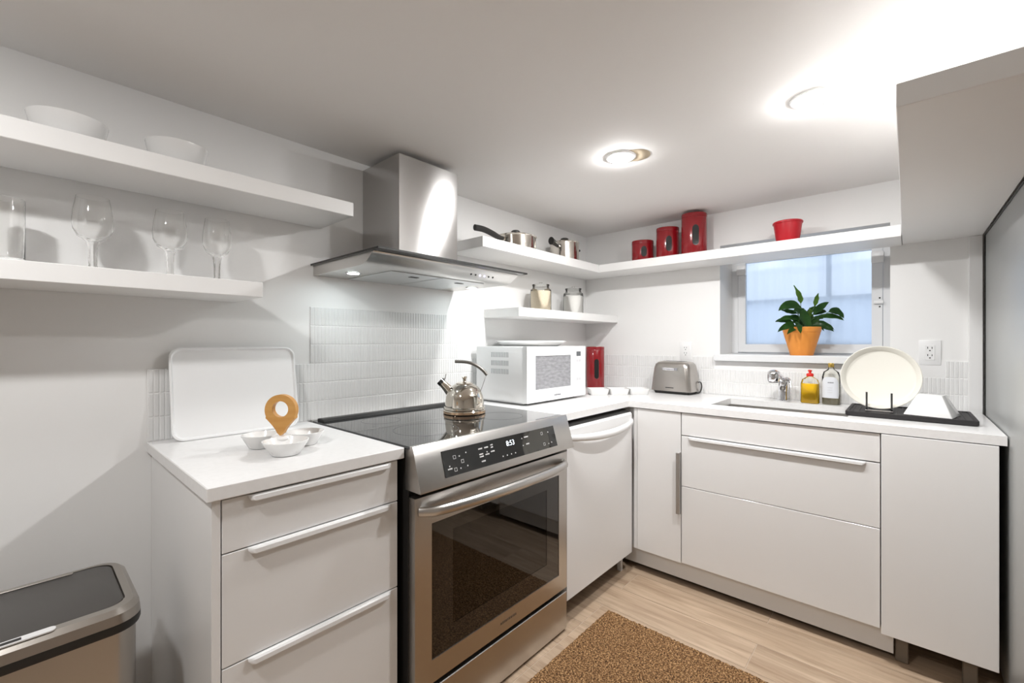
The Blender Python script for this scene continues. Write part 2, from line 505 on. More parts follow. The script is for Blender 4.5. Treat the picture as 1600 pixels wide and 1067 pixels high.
gb = B(); box(gb, -0.0042, 0.0, -1.991, -1.76, Z0T + 2.62 * ROW, Z0T + 3 * ROW); box(gb, -0.0042, 0.0, -0.915, -0.001, Z0T + 2.62 * ROW, Z0T + 3 * ROW)
obj('grout', gb, GROUT, wall_e, smooth=0)

# window: sill, frame, sash with muntin, sheer, storm window and light well outside
wn = struct('window_1', slab(B(), [OY0, OY0 + 0.034, OY1 - 0.036, OY1], [OZ0 + 0.025, OZ0 + 0.028, OZ1 - 0.03, OZ1], lambda u, v: not (OY0 + 0.034 < u < OY1 - 0.036 and OZ0 + 0.028 < v < OZ1 - 0.03), 0.245, 0.297, 'x'), FRAMEW)
sy0, sy1, sz0, sz1 = OY0 + 0.036, OY1 - 0.038, OZ0 + 0.033, OZ1 - 0.032
sash = obj('sash', slab(B(), [sy0, sy0 + 0.045, sy1 - 0.042, sy1], [sz0, sz0 + 0.05, sz1 - 0.05, sz1], lambda u, v: not (sy0 + 0.045 < u < sy1 - 0.042 and sz0 + 0.05 < v < sz1 - 0.05), 0.240, 0.275, 'x'), FRAMEW, wn, smooth=0)
obj('pane', box(B(), 0.256, 0.260, sy0 + 0.04, sy1 - 0.037, sz0 + 0.045, sz1 - 0.045), PANE, sash, smooth=0)
for yy in (sy1 - 0.02, sy0 + 0.02):
    obj('hinge_block', box(B(), 0.225, 0.2448, yy - 0.026, yy + 0.026, sz1 - 0.125, sz1 - 0.065, 0.003), WHPL, wn)
lt = obj('latch', box(B(), 0.222, 0.240, sy0 - 0.004, sy0 + 0.036, 1.435, 1.452, 0.003), WHPL, sash)
for dz in (-0.018, 0.018): obj('screw', box(B(), 0.2385, 0.2399, sy0 + 0.008, sy0 + 0.015, 1.443 + dz * 1.3 - 0.004, 1.443 + dz * 1.3 + 0.004, 0.001), BLKPL, sash)
# sheer hung behind the sash: gentle folds
bm = B(); n = 120
grid = []
for i in range(n + 1):
    yy = sy0 + 0.03 + (sy1 - sy0 - 0.06) * i / n
    fold = 0.004 * math.sin(i * 0.55) + 0.003 * math.sin(i * 0.21 + 1)
    grid.append([bm.verts.new((0.292 + fold * (0.6 + 0.4 * k / 10), yy, sz0 + 0.02 + (sz1 - sz0 - 0.04) * k / 10)) for k in range(11)])
for a, b_ in zip(grid, grid[1:]):
    for k in range(10): bm.faces.new((a[k], b_[k], b_[k + 1], a[k + 1]))
obj('sheer_curtain', bm, SHEER, wn, smooth=180)
st = obj('storm_sash', slab(B(), [OY0 - 0.02, OY0 + 0.05, -1.46, -1.435, OY1 - 0.05, OY1 + 0.02], [OZ0 - 0.02, OZ0 + 0.09, 1.475, 1.50, OZ1 - 0.05, OZ1 + 0.02],
     lambda u, v: not ((OY0 + 0.05 < u < -1.46 or -1.435 < u < OY1 - 0.05) and (OZ0 + 0.09 < v < 1.475 or 1.50 < v < OZ1 - 0.05)), 0.318, 0.345, 'x'), FRAMEW, wn, smooth=0)
struct('trim_3', box(B(), -0.042, 0.2425, OY0 - 0.028, OY1 + 0.026, OZ0 - 0.016, OZ0 + 0.0225, 0.003), FRAMEW)
# light well outside the window
lw = B(); slab(lw, [-2.3, -0.4], [0.7, 1.55], lambda u, v: True, 1.05, 1.15, 'x'); box(lw, 0.31, 1.15, -2.3, -0.4, 0.62, 0.70)
struct('wall_lightwell', lw, OUTW)

# ------------------------------------------------------------------ ceiling lamps
def ceiling_lamp(x, y, label, r=0.052, suffix=''):
    t = thing('recessed_ceiling_lamp' + suffix, label, 'ceiling lamp', (x, y, CEILZ), group='recessed ceiling lamps')
    obj('trim_ring', lathe(B(), [(r, -0.0005), (r + 0.012, -0.0005), (r + 0.012, -0.003), (r + 0.004, -0.006), (r, -0.006)], 32, closed=True), WHPL, t)
    obj('lens' + suffix, lathe(B(), [(r - 0.001, -0.001), (r - 0.001, -0.006), (r * 0.8, -0.011), (0, -0.0125)], 32), LAMPM, t)
    return t
ceiling_lamp(-1.127, -1.560, 'bright round ceiling lamp sitting snugly in the ceiling over the sink run')
l2 = ceiling_lamp(-1.128, -0.884, 'bright round ceiling lamp beside a tan patch of bare plaster')
bm = B(); lathe(bm, [(0.0, -0.0002), (0.062, -0.0002), (0.060, -0.0009), (0.0, -0.0009)], 24, c=(0.028, -0.052, 0))
obj('bare_plaster_patch', bm, PLASTER, l2)
# its shadows of the two left shelves on the wall show where this one hangs
ceiling_lamp(-3.20, -0.95, 'recessed ceiling lamp over the end of the shelf with glasses', suffix='_offscreen')

# ------------------------------------------------------------------ shelves
SZ0, SZ1 = 1.693, 1.744
def shelf(label, x0, x1, y0, y1, z0, z1):
    return single('floating_shelf', box(B(), x0, x1, y0, y1, z0, z1, 0.0015, 1), SHELF, label, 'shelf', 'white floating shelves')
shelf('long white floating shelf carrying the two bowls, above the shelf with glasses', -3.45, -2.0, -0.262, -0.0005, SZ0, SZ1)
shelf('white floating shelf carrying the wine glasses and tumbler', -3.45, -2.308, -0.262, -0.0005, 1.371, 1.418)
shelf('white floating shelf carrying the steel pans, right of the hood', -1.333, -0.2565, -0.262, -0.0005, SZ0, SZ1)
shelf('long white floating shelf crossing the window top with red canisters', -0.255, -0.0005, -1.768, -0.0005, SZ0, SZ1)
shelf('short white floating shelf above the microwave holding two glass jars', -1.066, -0.0005, -0.262, -0.0005, 1.368, 1.416)
shelf('deep white shelf with grey underside above the fridge', -1.652, -0.0005, -2.034, -1.770, 1.698, 1.746)

# ------------------------------------------------------------------ worktops
CT0, CT1 = 0.882, 0.914
single('worktop', box(B(), -2.557, -2.057, -0.668, -0.0005, CT0, CT1, 0.002, 1), QUARTZ, 'small white quartz worktop on the drawer cabinet left of the cooker', 'worktop')
SKX0, SKX1, SKY0, SKY1 = -0.487, -0.148, -1.600, -1.045
wt2 = single('worktop', slab(B(), [-1.257, -0.631, SKX0, SKX1, -0.0005], [-2.036, SKY0, SKY1, -0.668, -0.0005],
      lambda u, v: (u > -0.631 or v > -0.668) and not (SKX0 < u < SKX1 and SKY0 < v < SKY1), CT0, CT1), QUARTZ, 'L-shaped white quartz worktop with sink cut-out, running under the window', 'worktop', smooth=0)
# sink
t = thing('sink', 'undermount stainless steel sink basin sunk in the worktop', 'sink', ((SKX0 + SKX1) / 2, (SKY0 + SKY1) / 2, 0.70))
def rl(x0, x1, y0, y1, r, z): return [(p[0], p[1], z) for p in rrect(x0, x1, y0, y1, r, 4)]
e_ = 0.006
bm = B()
loft(bm, [rl(SKX0 - e_ - .015, SKX1 + e_ + .015, SKY0 - e_ - .015, SKY1 + e_ + .015, .03, CT0 - 0.001), rl(SKX0 - e_, SKX1 + e_, SKY0 - e_, SKY1 + e_, .02, CT0 - 0.001), rl(SKX0 - e_, SKX1 + e_, SKY0 - e_, SKY1 + e_, .02, 0.73), rl(SKX0 + .01, SKX1 - .01, SKY0 + .01, SKY1 - .01, .02, 0.705),
          rl(SKX0 + .01, SKX1 - .01, SKY0 + .01, SKY1 - .01, .02, 0.702), rl(SKX0 - e_ - .002, SKX1 + e_ + .002, SKY0 - e_ - .002, SKY1 + e_ + .002, .02, 0.73), rl(SKX0 - e_ - .002, SKX1 + e_ + .002, SKY0 - e_ - .002, SKY1 + e_ + .002, .02, CT0 - 0.003), rl(SKX0 - e_ - .015, SKX1 + e_ + .015, SKY0 - e_ - .015, SKY1 + e_ + .015, .03, CT0 - 0.003)], cap0=False, cap1=False)
R0 = rl(SKX0 + .01, SKX1 - .01, SKY0 + .01, SKY1 - .01, .02, 0.705)
bm.faces.new([bm.verts.new(p) for p in R0])
obj('basin', bm, STEEL, t, world=True)
obj('drain', lathe(B(), [(0, 0.004), (0.02, 0.004), (0.022, 0.008), (0.042, 0.008), (0.045, 0.005)], 24), CHROME, t)

# ------------------------------------------------------------------ base cabinets
def edge_pull_y(x0, x1, y, z):     # lip pull on a front that faces -y ; profile in (y, z)
    prof = [(y + 0.002, z + 0.0015), (y - 0.009, z + 0.0015), (y - 0.0125, z - 0.002), (y - 0.013, z - 0.012), (y - 0.0115, z - 0.014), (y - 0.0105, z - 0.012), (y - 0.010, z - 0.003), (y - 0.008, z - 0.0012), (y + 0.002, z - 0.0012)]
    bm = B(); loops = []
    for x, s in ((x0, 0.35), (x0 + 0.006, 0.8), (x0 + 0.014, 1.0), (x1 - 0.014, 1.0), (x1 - 0.006, 0.8), (x1, 0.35)):
        loops.append([(x, y + (p[0] - y) * (s if p[0] < y else 1), z + (p[1] - z) * (s if p[1] < z - 0.002 else 1)) for p in prof])
    return loft(bm, loops)
def edge_pull_x(y0, y1, x, z):
    bm = edge_pull_y(y0, y1, x, z)
    for v in bm.verts: v.co = Vector((v.co.y, v.co.x, v.co.z))
    return bm
FY = -0.655
t = thing('drawer_cabinet', 'white three-drawer base cabinet with lip pulls left of the cooker', 'cabinet', (-2.30, -0.32, 0))
bm = B(); box(bm, -2.527, -2.072, FY + 0.02, -0.001, 0.115, CT0 - 0.001)
obj('carcass', bm, CARC, t, world=True, smooth=0)
obj('side_panel', box(B(), -2.545, -2.5275, FY, -0.001, 0.0, CT0 - 0.001, 0.0008, 1), LACQ, t, world=True, smooth=0)
obj('toe_kick', box(B(), -2.527, -2.072, FY + 0.075, FY + 0.090, 0.002, 0.114), KICK, t, world=True, smooth=0)
for z0, z1 in ((0.7575, 0.8765), (0.5025, 0.7545), (0.120, 0.4995)):
    d = obj('drawer_front', box(B(), -2.525, -2.073, FY, FY + 0.019, z0, z1, 0.001, 1), LACQ, t, world=True, smooth=0)
    obj('lip_pull', edge_pull_y(-2.474, -2.098, FY, z1 - 0.001), WHPL, d, world=True)

FX = -0.6245
def cab_shell(t, y0, y1, zt=CT0 - 0.001, zb=0.125):
    bm = B()
    box(bm, FX + 0.021, -0.02, y0, y0 + 0.016, zb, zt); box(bm, FX + 0.021, -0.02, y1 - 0.016, y1, zb, zt)
    box(bm, FX + 0.021, -0.02, y0 + 0.0165, y1 - 0.0165, zb, zb + 0.016); box(bm, -0.036, -0.02, y0 + 0.0165, y1 - 0.0165, zb + 0.0165, zt)
    return obj('carcass', bm, CARC, t, world=True, smooth=0)
def legs(t, y0, y1):
    for yy in (y0 + 0.05, y1 - 0.05):
        for xx in (-0.50, -0.10):
            obj('leg', lathe(B(), [(0, 0), (0.024, 0), (0.024, 0.012), (0.015, 0.02), (0.015, 0.11), (0.028, 0.115), (0.028, 0.1245), (0, 0.1245)], 16, c=(xx, yy, 0)), BLKPL, t, world=True)
# corner cabinet
t = thing('corner_cabinet', 'narrow white corner base cabinet door with a dark steel edge pull', 'cabinet', (-0.31, -0.55, 0))
bm = B(); box(bm, FX + 0.021, -0.02, -0.947, -0.70, 0.125, CT0 - 0.001); box(bm, FX + 0.021, -0.02, -0.6995, -0.06, 0.125, CT0 - 0.001)
obj('carcass', bm, CARC, t, world=True, smooth=0)
d = obj('door', box(B(), FX, FX + 0.019, -0.946, -0.7145, 0.128, 0.8775, 0.001, 1), LACQ, t, world=True, smooth=0)
obj('filler_strip', box(B(), FX + 0.002, FX + 0.019, -0.7125, -0.6945, 0.128, 0.8775), LACQ, t, world=True, smooth=0)
obj('edge_pull', box(B(), FX - 0.018, FX + 0.001, -0.9462, -0.9425, 0.375, 0.680, 0.001, 1), STEELV, d, world=True, label='vertical steel edge pull')
obj('edge_pull_lip', box(B(), FX - 0.0195, FX - 0.0165, -0.946, -0.928, 0.375, 0.680, 0.001, 1), STEELV, d, world=True)
legs(t, -0.94, -0.30)
# sink cabinet
t = thing('sink_cabinet', 'wide white base cabinet under the sink with one long drawer pull', 'cabinet', (-0.31, -1.33, 0))
cab_shell(t, -1.711, -0.949); legs(t, -1.711, -0.949)
obj('false_front', box(B(), FX, FX + 0.019, -1.7095, -0.9505, 0.7685, 0.8775, 0.001, 1), LACQ, t, world=True, smooth=0)
d = obj('drawer_front', box(B(), FX, FX + 0.019, -1.7095, -0.9505, 0.5150, 0.7635, 0.001, 1), LACQ, t, world=True, smooth=0)
obj('lip_pull', edge_pull_x(-1.667, -0.985, FX, 0.7625), WHPL, d, world=True, label='long white lip pull')
obj('drawer_front', box(B(), FX, FX + 0.019, -1.7095, -0.9505, 0.1320, 0.5120, 0.001, 1), LACQ, t, world=True, smooth=0)
single('toe_kick', box(B(), -0.578, -0.562, -1.748, -0.62, 0.028, 0.122, 0.001, 1), KICK, 'pale grey kick board under the sink and corner cabinets', 'kick board')
# narrow end cabinet
t = thing('end_cabinet', 'white narrow end cabinet with plain handleless door beside the fridge', 'cabinet', (-0.31, -1.865, 0))
cab_shell(t, -2.017, -1.713)
obj('door', box(B(), FX - 0.009, FX + 0.019, -2.0175, -1.7135, 0.118, 0.8785, 0.001, 1), LACQ, t, world=True, smooth=0)
for yy in (-1.772, -1.955):
    for xx in (-0.55, -0.10):
        bm = B(); box(bm, xx - 0.017, xx + 0.017, yy - 0.019, yy + 0.019, 0.0, 0.085, 0.003, 1); box(bm, xx - 0.015, xx + 0.015, yy - 0.017, yy + 0.017, 0.0852, 0.1245)
        obj('leg', bm, LEGBR, t, world=True)

# ------------------------------------------------------------------ dishwasher
DY = -0.690
t = thing('dishwasher', 'white dishwasher with bowed white handle beside the cooker', 'dishwasher', (-0.94, -0.35, 0))
X0, X1 = -1.243, -0.639
obj('tub', box(B(), X0 + 0.004, X1 - 0.004, DY + 0.05, -0.03, 0.11, 0.876), BLKPL, t, world=True, smooth=0)
obj('control_edge', prism(B(), [(DY + 0.048, 0.856), (DY + 0.012, 0.856), (DY + 0.02, 0.862), (DY + 0.048, 0.870)], 'x', X0, X1), BLKPL, t, world=True)
d = obj('door', prism(B(), [(DY, 0.108), (DY + 0.045, 0.108), (DY + 0.045, 0.8555), (DY + 0.006, 0.8555), (DY, 0.846)], 'x', X0, X1), WHPL, t, world=True, smooth=0)
# bowed handle
pts = []
for k in range(21):
    s = k / 20
    bow = math.sin(PI * s) ** 0.6 if 0 < s < 1 else 0
    pts.append((X0 + 0.012 + (X1 - X0 - 0.024) * s, DY - 0.004 - 0.046 * bow, 0.812 - 0.014 * math.sin(PI * s)))
obj('handle', tube(B(), pts, [0.013 + 0.006 * math.sin(PI * k / 20) for k in range(21)], 12, 0.7), WHPL, d, world=True)
obj('latch_slot', box(B(), -0.80, -0.77, DY + 0.012, DY + 0.022, 0.8556, 0.858), BLKPL, d, world=True)
for xx in (X0 + 0.03, X1 - 0.025):
    bm = B(); box(bm, xx - 0.009, xx + 0.009, DY + 0.045, DY + 0.07, 0.0, 0.107, 0.002, 1)
    obj('foot', bm, CARC, t, world=True)

# ------------------------------------------------------------------ cooker
RX0, RX1, RY = -2.050, -1.262, -0.705
RC = (RX0 + RX1) / 2
t = thing('electric_range', 'stainless steel slide-in electric cooker with black glass hob', 'cooker', (RC, -0.36, 0))
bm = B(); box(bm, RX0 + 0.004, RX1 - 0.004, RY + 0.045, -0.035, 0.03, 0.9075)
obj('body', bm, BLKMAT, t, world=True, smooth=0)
obj('side_trim', box(B(), RX0 + 0.0005, RX0 + 0.0038, RY + 0.03, -0.10, 0.03, 0.905), BLKPL, t, world=True, smooth=0)
ck = obj('hob', box(B(), RX0 + 0.0005, RX1 - 0.0005, -0.6965, -0.032, 0.908, 0.9165, 0.0015, 1), BLKGL, t, world=True)
bm = B(); prism(bm, [(-0.033, 0.917), (-0.033, 0.923), (-0.048, 0.927), (-0.080, 0.927), (-0.092, 0.917)], 'x', RX0 + 0.02, RX1 - 0.02)
obj('rear_vent', bm, BLKPL, ck, world=True)
obj('rear_trim', box(B(), RX0 + 0.002, RX1 - 0.002, -0.031, -0.010, 0.905, 0.9185, 0.001, 1), STEEL, t, world=True)
# burner rings printed on the glass
for bx, by, br in ((RX0 + 0.20, -0.50, 0.115), (RX0 + 0.19, -0.22, 0.075), (RX1 - 0.19, -0.22, 0.085), (RX1 - 0.20, -0.50, 0.095)):
    obj('burner_ring', lathe(B(), [(br, 0.9166), (br + 0.0012, 0.9166), (br + 0.0012, 0.91675), (br, 0.91675)], 48, c=(bx, by, 0), closed=True), LCD, ck, world=True)
# control panel: sloping steel fascia
pz0, pz1, py0, py1 = 0.786, 0.9185, -0.737, -0.697
pan = obj('control_fascia', prism(B(), [(py1 + 0.035, pz0), (py0, pz0), (py0 - 0.001, pz0 + 0.004), (py1 - 0.003, pz1 - 0.003), (py1, pz1), (py1 + 0.012, pz1), (py1 + 0.012, pz1 - 0.010), (py1 + 0.035, pz1 - 0.012)], 'x', RX0, RX1), STEEL, t, world=True)
SL = math.atan2(py1 - py0, pz1 - pz0)       # lean of the fascia
nrm = Vector((0, -math.cos(SL), math.sin(SL)))
upv = Vector((0, math.sin(SL), math.cos(SL)))
pc = Vector((0, (py0 + py1) / 2 - 0.002, (pz0 + pz1) / 2))
def on_panel(a, b_, h): return Vector((a, 0, 0)) + Vector((0, pc.y, pc.z)) + upv * b_ + nrm * h
GX0, GX1 = -1.952, -1.372
bm = B(); loft(bm, [[on_panel(a, b_, h) for a, b_ in ((GX0, -0.043), (GX1, -0.043), (GX1, 0.038), (GX0, 0.038))] for h in (0.0, 0.0022)])
gp = obj('touch_panel', bm, OVENGL, pan, world=True, smooth=0)
def pr(x, v, s, size, m=PRINTW):
    text('panel_print', s, size, m, on_panel(x, v, 0.0026), (PI / 2 - SL, 0, 0), pan, depth=0.0002)
pr(-1.640, 0.012, '8:53', 0.026, DISPLAY)
def icon(x, v, s=0.011):
    bm = B()
    for a0, a1, b0, b1 in ((-1, 1, .8, 1), (-1, 1, -1, -.8), (-1, -.8, -.8, .8), (.8, 1, -.8, .8)):
        loft(bm, [[on_panel(x + a * s / 2, v + b_ * s / 2, h) for a, b_ in ((a0, b0), (a1, b0), (a1, b1), (a0, b1))] for h in (0.0023, 0.0027)])
    obj('panel_icon', bm, PRINTW, pan, world=True, smooth=0)
for x, v in ((-1.905, 0.012), (-1.875, -0.006), (-1.908, -0.026), (-1.455, 0.018), (-1.452, -0.024)): icon(x, v)
def tick(x, v, w_, h=0.0045):
    marks('panel_mark', w_, h, PRINTW, on_panel(x, v, 0.0023), (1, 0, 0), upv, nrm, pan)
for x, v, n_ in ((-1.885, 0.012, 1), (-1.855, 0.018, 1), (-1.887, -0.026, 1), (-1.857, -0.024, 1), (-1.415, 0.018, 1), (-1.425, -0.026, 1), (-1.405, -0.024, 1), (-1.930, -0.012, 1), (-1.930, -0.020, 3),
                 (-1.790, 0.018, 3), (-1.762, 0.018, 3), (-1.735, 0.022, 2), (-1.735, 0.014, 2), (-1.790, 0.000, 3), (-1.790, -0.008, 3), (-1.762, 0.003, 1), (-1.762, -0.005, 3), (-1.735, 0.000, 3), (-1.785, -0.024, 3),
                 (-1.690, -0.026, 1), (-1.668, -0.026, 1), (-1.646, -0.026, 1), (-1.624, -0.026, 1), (-1.575, 0.018, 1), (-1.550, 0.020, 4), (-1.575, -0.008, 1), (-1.548, -0.006, 3)):
    tick(x, v, [0.0042 + 0.001 * ((k * 7) % 3) for k in range(n_)])
# oven door
DZ0, DZ1 = 0.186, 0.764
WX_0, WX_1, WZ0, WZ1 = -1.984, -1.323, 0.256, 0.675
door = obj('oven_door', slab(B(), [RX0 + 0.004, WX_0, WX_1, RX1 - 0.004], [DZ0, WZ0, WZ1, DZ1], lambda u, v: not (WX_0 < u < WX_1 and WZ0 < v < WZ1), RY, RY + 0.042, 'y'), STEEL, t, world=True, smooth=0)
obj('door_glass', slab(B(), [WX_0, -1.898, -1.404, WX_1], [WZ0, 0.330, 0.632, WZ1], lambda u, v: not (-1.898 < u < -1.404 and 0.330 < v < 0.632), RY + 0.002, RY + 0.010, 'y'), OVENGL, door, world=True, smooth=0)
OVT = thin_glass('oven_viewing_glass', (0.20, 0.185, 0.17), 0.03, 1.7)
obj('viewing_pane', box(B(), -1.898, -1.404, RY + 0.003, RY + 0.006, 0.330, 0.632), OVT, door, world=True, smooth=0)
bm = B(); box(bm, -1.8975, -1.4045, RY + 0.0352, RY + 0.0358, 0.3305, 0.6315)
obj('oven_cavity', bm, mat('enamel_grey', (0.10, 0.10, 0.10), 0.35), door, world=True, smooth=0)
for zz in (0.43, 0.55):
    bm = B()
    for q in range(3): tube(bm, [(-1.892, RY + 0.014 + q * 0.008, zz), (-1.41, RY + 0.014 + q * 0.008, zz)], 0.0018, 6)
    obj('oven_rack', bm, STEEL, door, world=True)
pts = []
for k in range(25):
    s = k / 24
    pts.append((RX0 + 0.022 + (RX1 - RX0 - 0.044) * s, RY - 0.012 - 0.045 * math.sin(PI * s) ** 0.55 if 0 < s < 1 else RY + 0.004, 0.722))
obj('door_handle', tube(B(), pts, [0.015 + 0.003 * math.sin(PI * k / 24) for k in range(25)], 14, 0.75), STEEL, door, world=True)
marks('maker_mark', [0.008, 0.007, 0.004, 0.009, 0.004, 0.008, 0.008, 0.004, 0.007, 0.006], 0.009, mat('etched_grey', (0.20, 0.17, 0.15), 0.5, 0.6), (RC + 0.02, RY - 0.0001, 0.222), (1, 0, 0), (0, 0, 1), (0, -1, 0), door)
obj('warming_drawer', box(B(), RX0 + 0.004, RX1 - 0.004, RY, RY + 0.042, 0.012, 0.1685, 0.002, 1), STEEL, t, world=True)
for xx in (RX0 + 0.05, RX1 - 0.05):
    for yy in (-0.60, -0.12): obj('foot', lathe(B(), [(0, 0), (0.018, 0), (0.018, 0.029), (0, 0.029)], 12, c=(xx, yy, 0)), BLKPL, t, world=True)

# ------------------------------------------------------------------ hood
HX0, HX1 = -2.039, -1.287
t = thing('range_hood', 'stainless steel chimney hood with glass canopy hanging over the cooker', 'cooker hood', ((HX0 + HX1) / 2, -0.20, 1.497))
obj('chimney', box(B(), -1.816, -1.510, -0.280, -0.0015, 1.5445, 1.984, 0.0012, 1), HOODST, t, world=True)
obj('glass_canopy', box(B(), HX0 - 0.004, HX1 + 0.002, -0.500, -0.0015, 1.5365, 1.5435, 0.0005, 1), HOODGL, t, world=True, smooth=0)
bm = B()
for a in ((HX0 - 0.004, HX1 + 0.002, -0.5012, -0.5002), ): box(bm, a[0], a[1], a[2], a[3], 1.5367, 1.5433)
box(bm, HX0 - 0.0052, HX0 - 0.0042, -0.5012, -0.0015, 1.5367, 1.5433); box(bm, HX1 + 0.0022, HX1 + 0.0032, -0.5012, -0.0015, 1.5367, 1.5433)
obj('canopy_edge', bm, BLKPL, t, world=True, smooth=0)
prof = [(-0.0015, 1.5360), (-0.455, 1.5360), (-0.452, 1.5320), (-0.445, 1.5310), (-0.432, 1.5210), (-0.412, 1.508), (-0.392, 1.5005), (-0.370, 1.4975), (-0.0015, 1.4975)]
hb = obj('hood_body', prism(B(), prof, 'x', HX0 + 0.006, HX1 - 0.006), STEEL, t, world=True)
for x0, x1 in ((-1.895, -1.660), (-1.652, -1.412)):
    f = obj('grease_filter', box(B(), x0, x1, -0.350, -0.025, 1.4945, 1.4970, 0.0008, 1), FILTER, hb, world=True)
    obj('filter_latch', box(B(), (x0 + x1) / 2 + 0.010, (x0 + x1) / 2 + 0.050, -0.292, -0.272, 1.4925, 1.4944, 0.0006, 1), BLKPL, f, world=True)
for xx in (-1.962, -1.338):
    h = obj('hood_lamp', lathe(B(), [(0.022, 0), (0.032, 0), (0.032, -0.003), (0.022, -0.003)], 24, c=(xx, -0.19, 1.4970), closed=True), CHROME, hb, world=True)
    obj('lamp_lens', lathe(B(), [(0.0, -0.0022), (0.0218, -0.0022), (0.0218, -0.001), (0, -0.001)], 24, c=(xx, -0.19, 1.4970)), HLAMPM, h, world=True)
for k in range(6):
    xx = -1.560 + k * 0.026
    b2 = lathe(B(), [(0, 0), (0.0042, 0), (0.0042, 0.002), (0, 0.002)], 12)
    bmesh.ops.rotate(b2, verts=b2.verts, cent=(0, 0, 0), matrix=Matrix.Rotation(math.radians(128), 3, 'X'))
    bmesh.ops.translate(b2, verts=b2.verts, vec=(xx, -0.4235, 1.5150))
    obj('button', b2, BTNLIT if k in (2, 3) else BLKPL, hb, world=True)

# ------------------------------------------------------------------ fridge
t = thing('fridge', 'tall grey fridge with thin black edge strips standing next to the worktop', 'fridge', (-0.50, -2.42, 0))
obj('cabinet_body', box(B(), -0.955, -0.035, -2.76, -2.0405, 0.03, 1.694, 0.004), FRIDGE, t, world=True)
bm = B(); box(bm, -0.955, -0.030, -2.0404, -2.0375, 1.690, 1.695); box(bm, -0.0345, -0.0290, -2.0480, -2.0375, 0.03, 1.6895)
obj('edge_strip', bm, BLKPL, t, world=True, smooth=0)  # thin black strips along the top and rear edges of the fridge side
obj('door', box(B(), -1.02, -0.962, -2.76, -2.050, 0.65, 1.688, 0.008), FRIDGE, t, world=True)
obj('freezer_drawer', box(B(), -1.02, -0.962, -2.76, -2.050, 0.06, 0.642, 0.008), FRIDGE, t, world=True)
obj('door_handle', tube(B(), arc_pts([(-1.02, -2.70, 0.72), (-1.065, -2.70, 0.75), (-1.065, -2.70, 1.38), (-1.02, -2.70, 1.41)], 5), 0.012, 10), STEELV, t, world=True)
obj('foot', box(B(), -0.93, -0.06, -2.74, -2.07, 0.0, 0.0295), BLKMAT, t, world=True, smooth=0)

# ------------------------------------------------------------------ outlets
def outlet(y, z, label):
    t = thing('power_outlet', label, 'outlet', (0, y, z), group='duplex power outlets')
    bm = B(); box(bm, -0.0065, -0.0002, -0.038, 0.038, -0.058, 0.058, 0.003)
    pl = obj('cover_plate', bm, WHPL, t)
    fc = obj('socket_face', box(B(), -0.0085, -0.0066, -0.017, 0.017, -0.034, 0.034, 0.001, 1), WHPL, t)
    for dz in (-0.017, 0.017):
        bm = B(); box(bm, -0.0090, -0.0086, -0.0085, -0.0060, dz + 0.001, dz + 0.009); box(bm, -0.0090, -0.0086, 0.0060, 0.0085, dz + 0.001, dz + 0.010)
        box(bm, -0.0090, -0.0086, -0.0025, 0.0025, dz - 0.010, dz - 0.005, 0.0001, 1)
        obj('socket_slots', bm, BLKPL, fc, smooth=0)
    return t
outlet(-1.866, 1.181, 'white duplex power outlet above the drying mat')
outlet(-0.741, 1.174, 'white duplex power outlet above the toaster')


# ------------------------------------------------------------------ coir mat (uneven woven pile)
MX0, MX1, MY0, MY1 = -1.95, -1.032, -1.95, -0.768
nx, ny = 150, 190
bm = B(); g = []
for i in range(nx + 1):
    g.append([bm.verts.new((MX0 + (MX1 - MX0) * i / nx, MY0 + (MY1 - MY0) * j / ny, 0.010 + (random.random() * 0.005 if 0 < i < nx and 0 < j < ny else -0.0095))) for j in range(ny + 1)])
for i in range(nx):
    for j in range(ny): bm.faces.new((g[i][j], g[i + 1][j], g[i + 1][j + 1], g[i][j + 1]))
bm.faces.new([g[i][0] for i in range(nx + 1)] + [g[nx][j] for j in range(1, ny + 1)] + [g[i][ny] for i in range(nx - 1, -1, -1)] + [g[0][j] for j in range(ny - 1, 0, -1)])
single('coir_mat', bm, COIR, 'speckled brown coir mat lying on the plank floor', 'mat', smooth=0)

# ------------------------------------------------------------------ waste bin
def bin_loop(x0, x1, y0, y1, r, z): return [(p[0], p[1], z) for p in rrect(x0, x1, y0, y1, r, 8)]
t = thing('waste_bin', 'rectangular steel sensor bin with dark grey lid by the wall', 'bin', (-2.86, -0.36, 0))
bx0, bx1, by0, by1 = -3.10, -2.638, -0.522, -0.205
obj('bin_body', loft(B(), [bin_loop(bx0 + .012, bx1 - .012, by0 + .012, by1 - .012, .05, 0.004), bin_loop(bx0 + .008, bx1 - .008, by0 + .008, by1 - .008, .05, 0.02), bin_loop(bx0 + .008, bx1 - .008, by0 + .008, by1 - .008, .05, 0.600)]), CANST, t, world=True)
obj('base_ring', loft(B(), [bin_loop(bx0 + .010, bx1 - .010, by0 + .010, by1 - .010, .05, 0.0), bin_loop(bx0 + .004, bx1 - .004, by0 + .004, by1 - .004, .05, 0.0035)]), BLKPL, t, world=True)
obj('black_band', loft(B(), [bin_loop(bx0 + .002, bx1 - .002, by0 + .002, by1 - .002, .052, 0.6005), bin_loop(bx0, bx1, by0, by1, .054, 0.606), bin_loop(bx0, bx1, by0, by1, .054, 0.6195)]), BLKPL, t, world=True)
rim = obj('steel_rim', loft(B(), [bin_loop(bx0, bx1, by0, by1, .054, 0.620), bin_loop(bx0 + .002, bx1 - .002, by0 + .002, by1 - .002, .054, 0.640), bin_loop(bx0 + .012, bx1 - .012, by0 + .012, by1 - .012, .046, 0.650), bin_loop(bx0 + .026, bx1 - .026, by0 + .030, by1 - .022, .036, 0.6505), bin_loop(bx0 + .027, bx1 - .027, by0 + .031, by1 - .023, .036, 0.642)]), CANST, t, world=True)
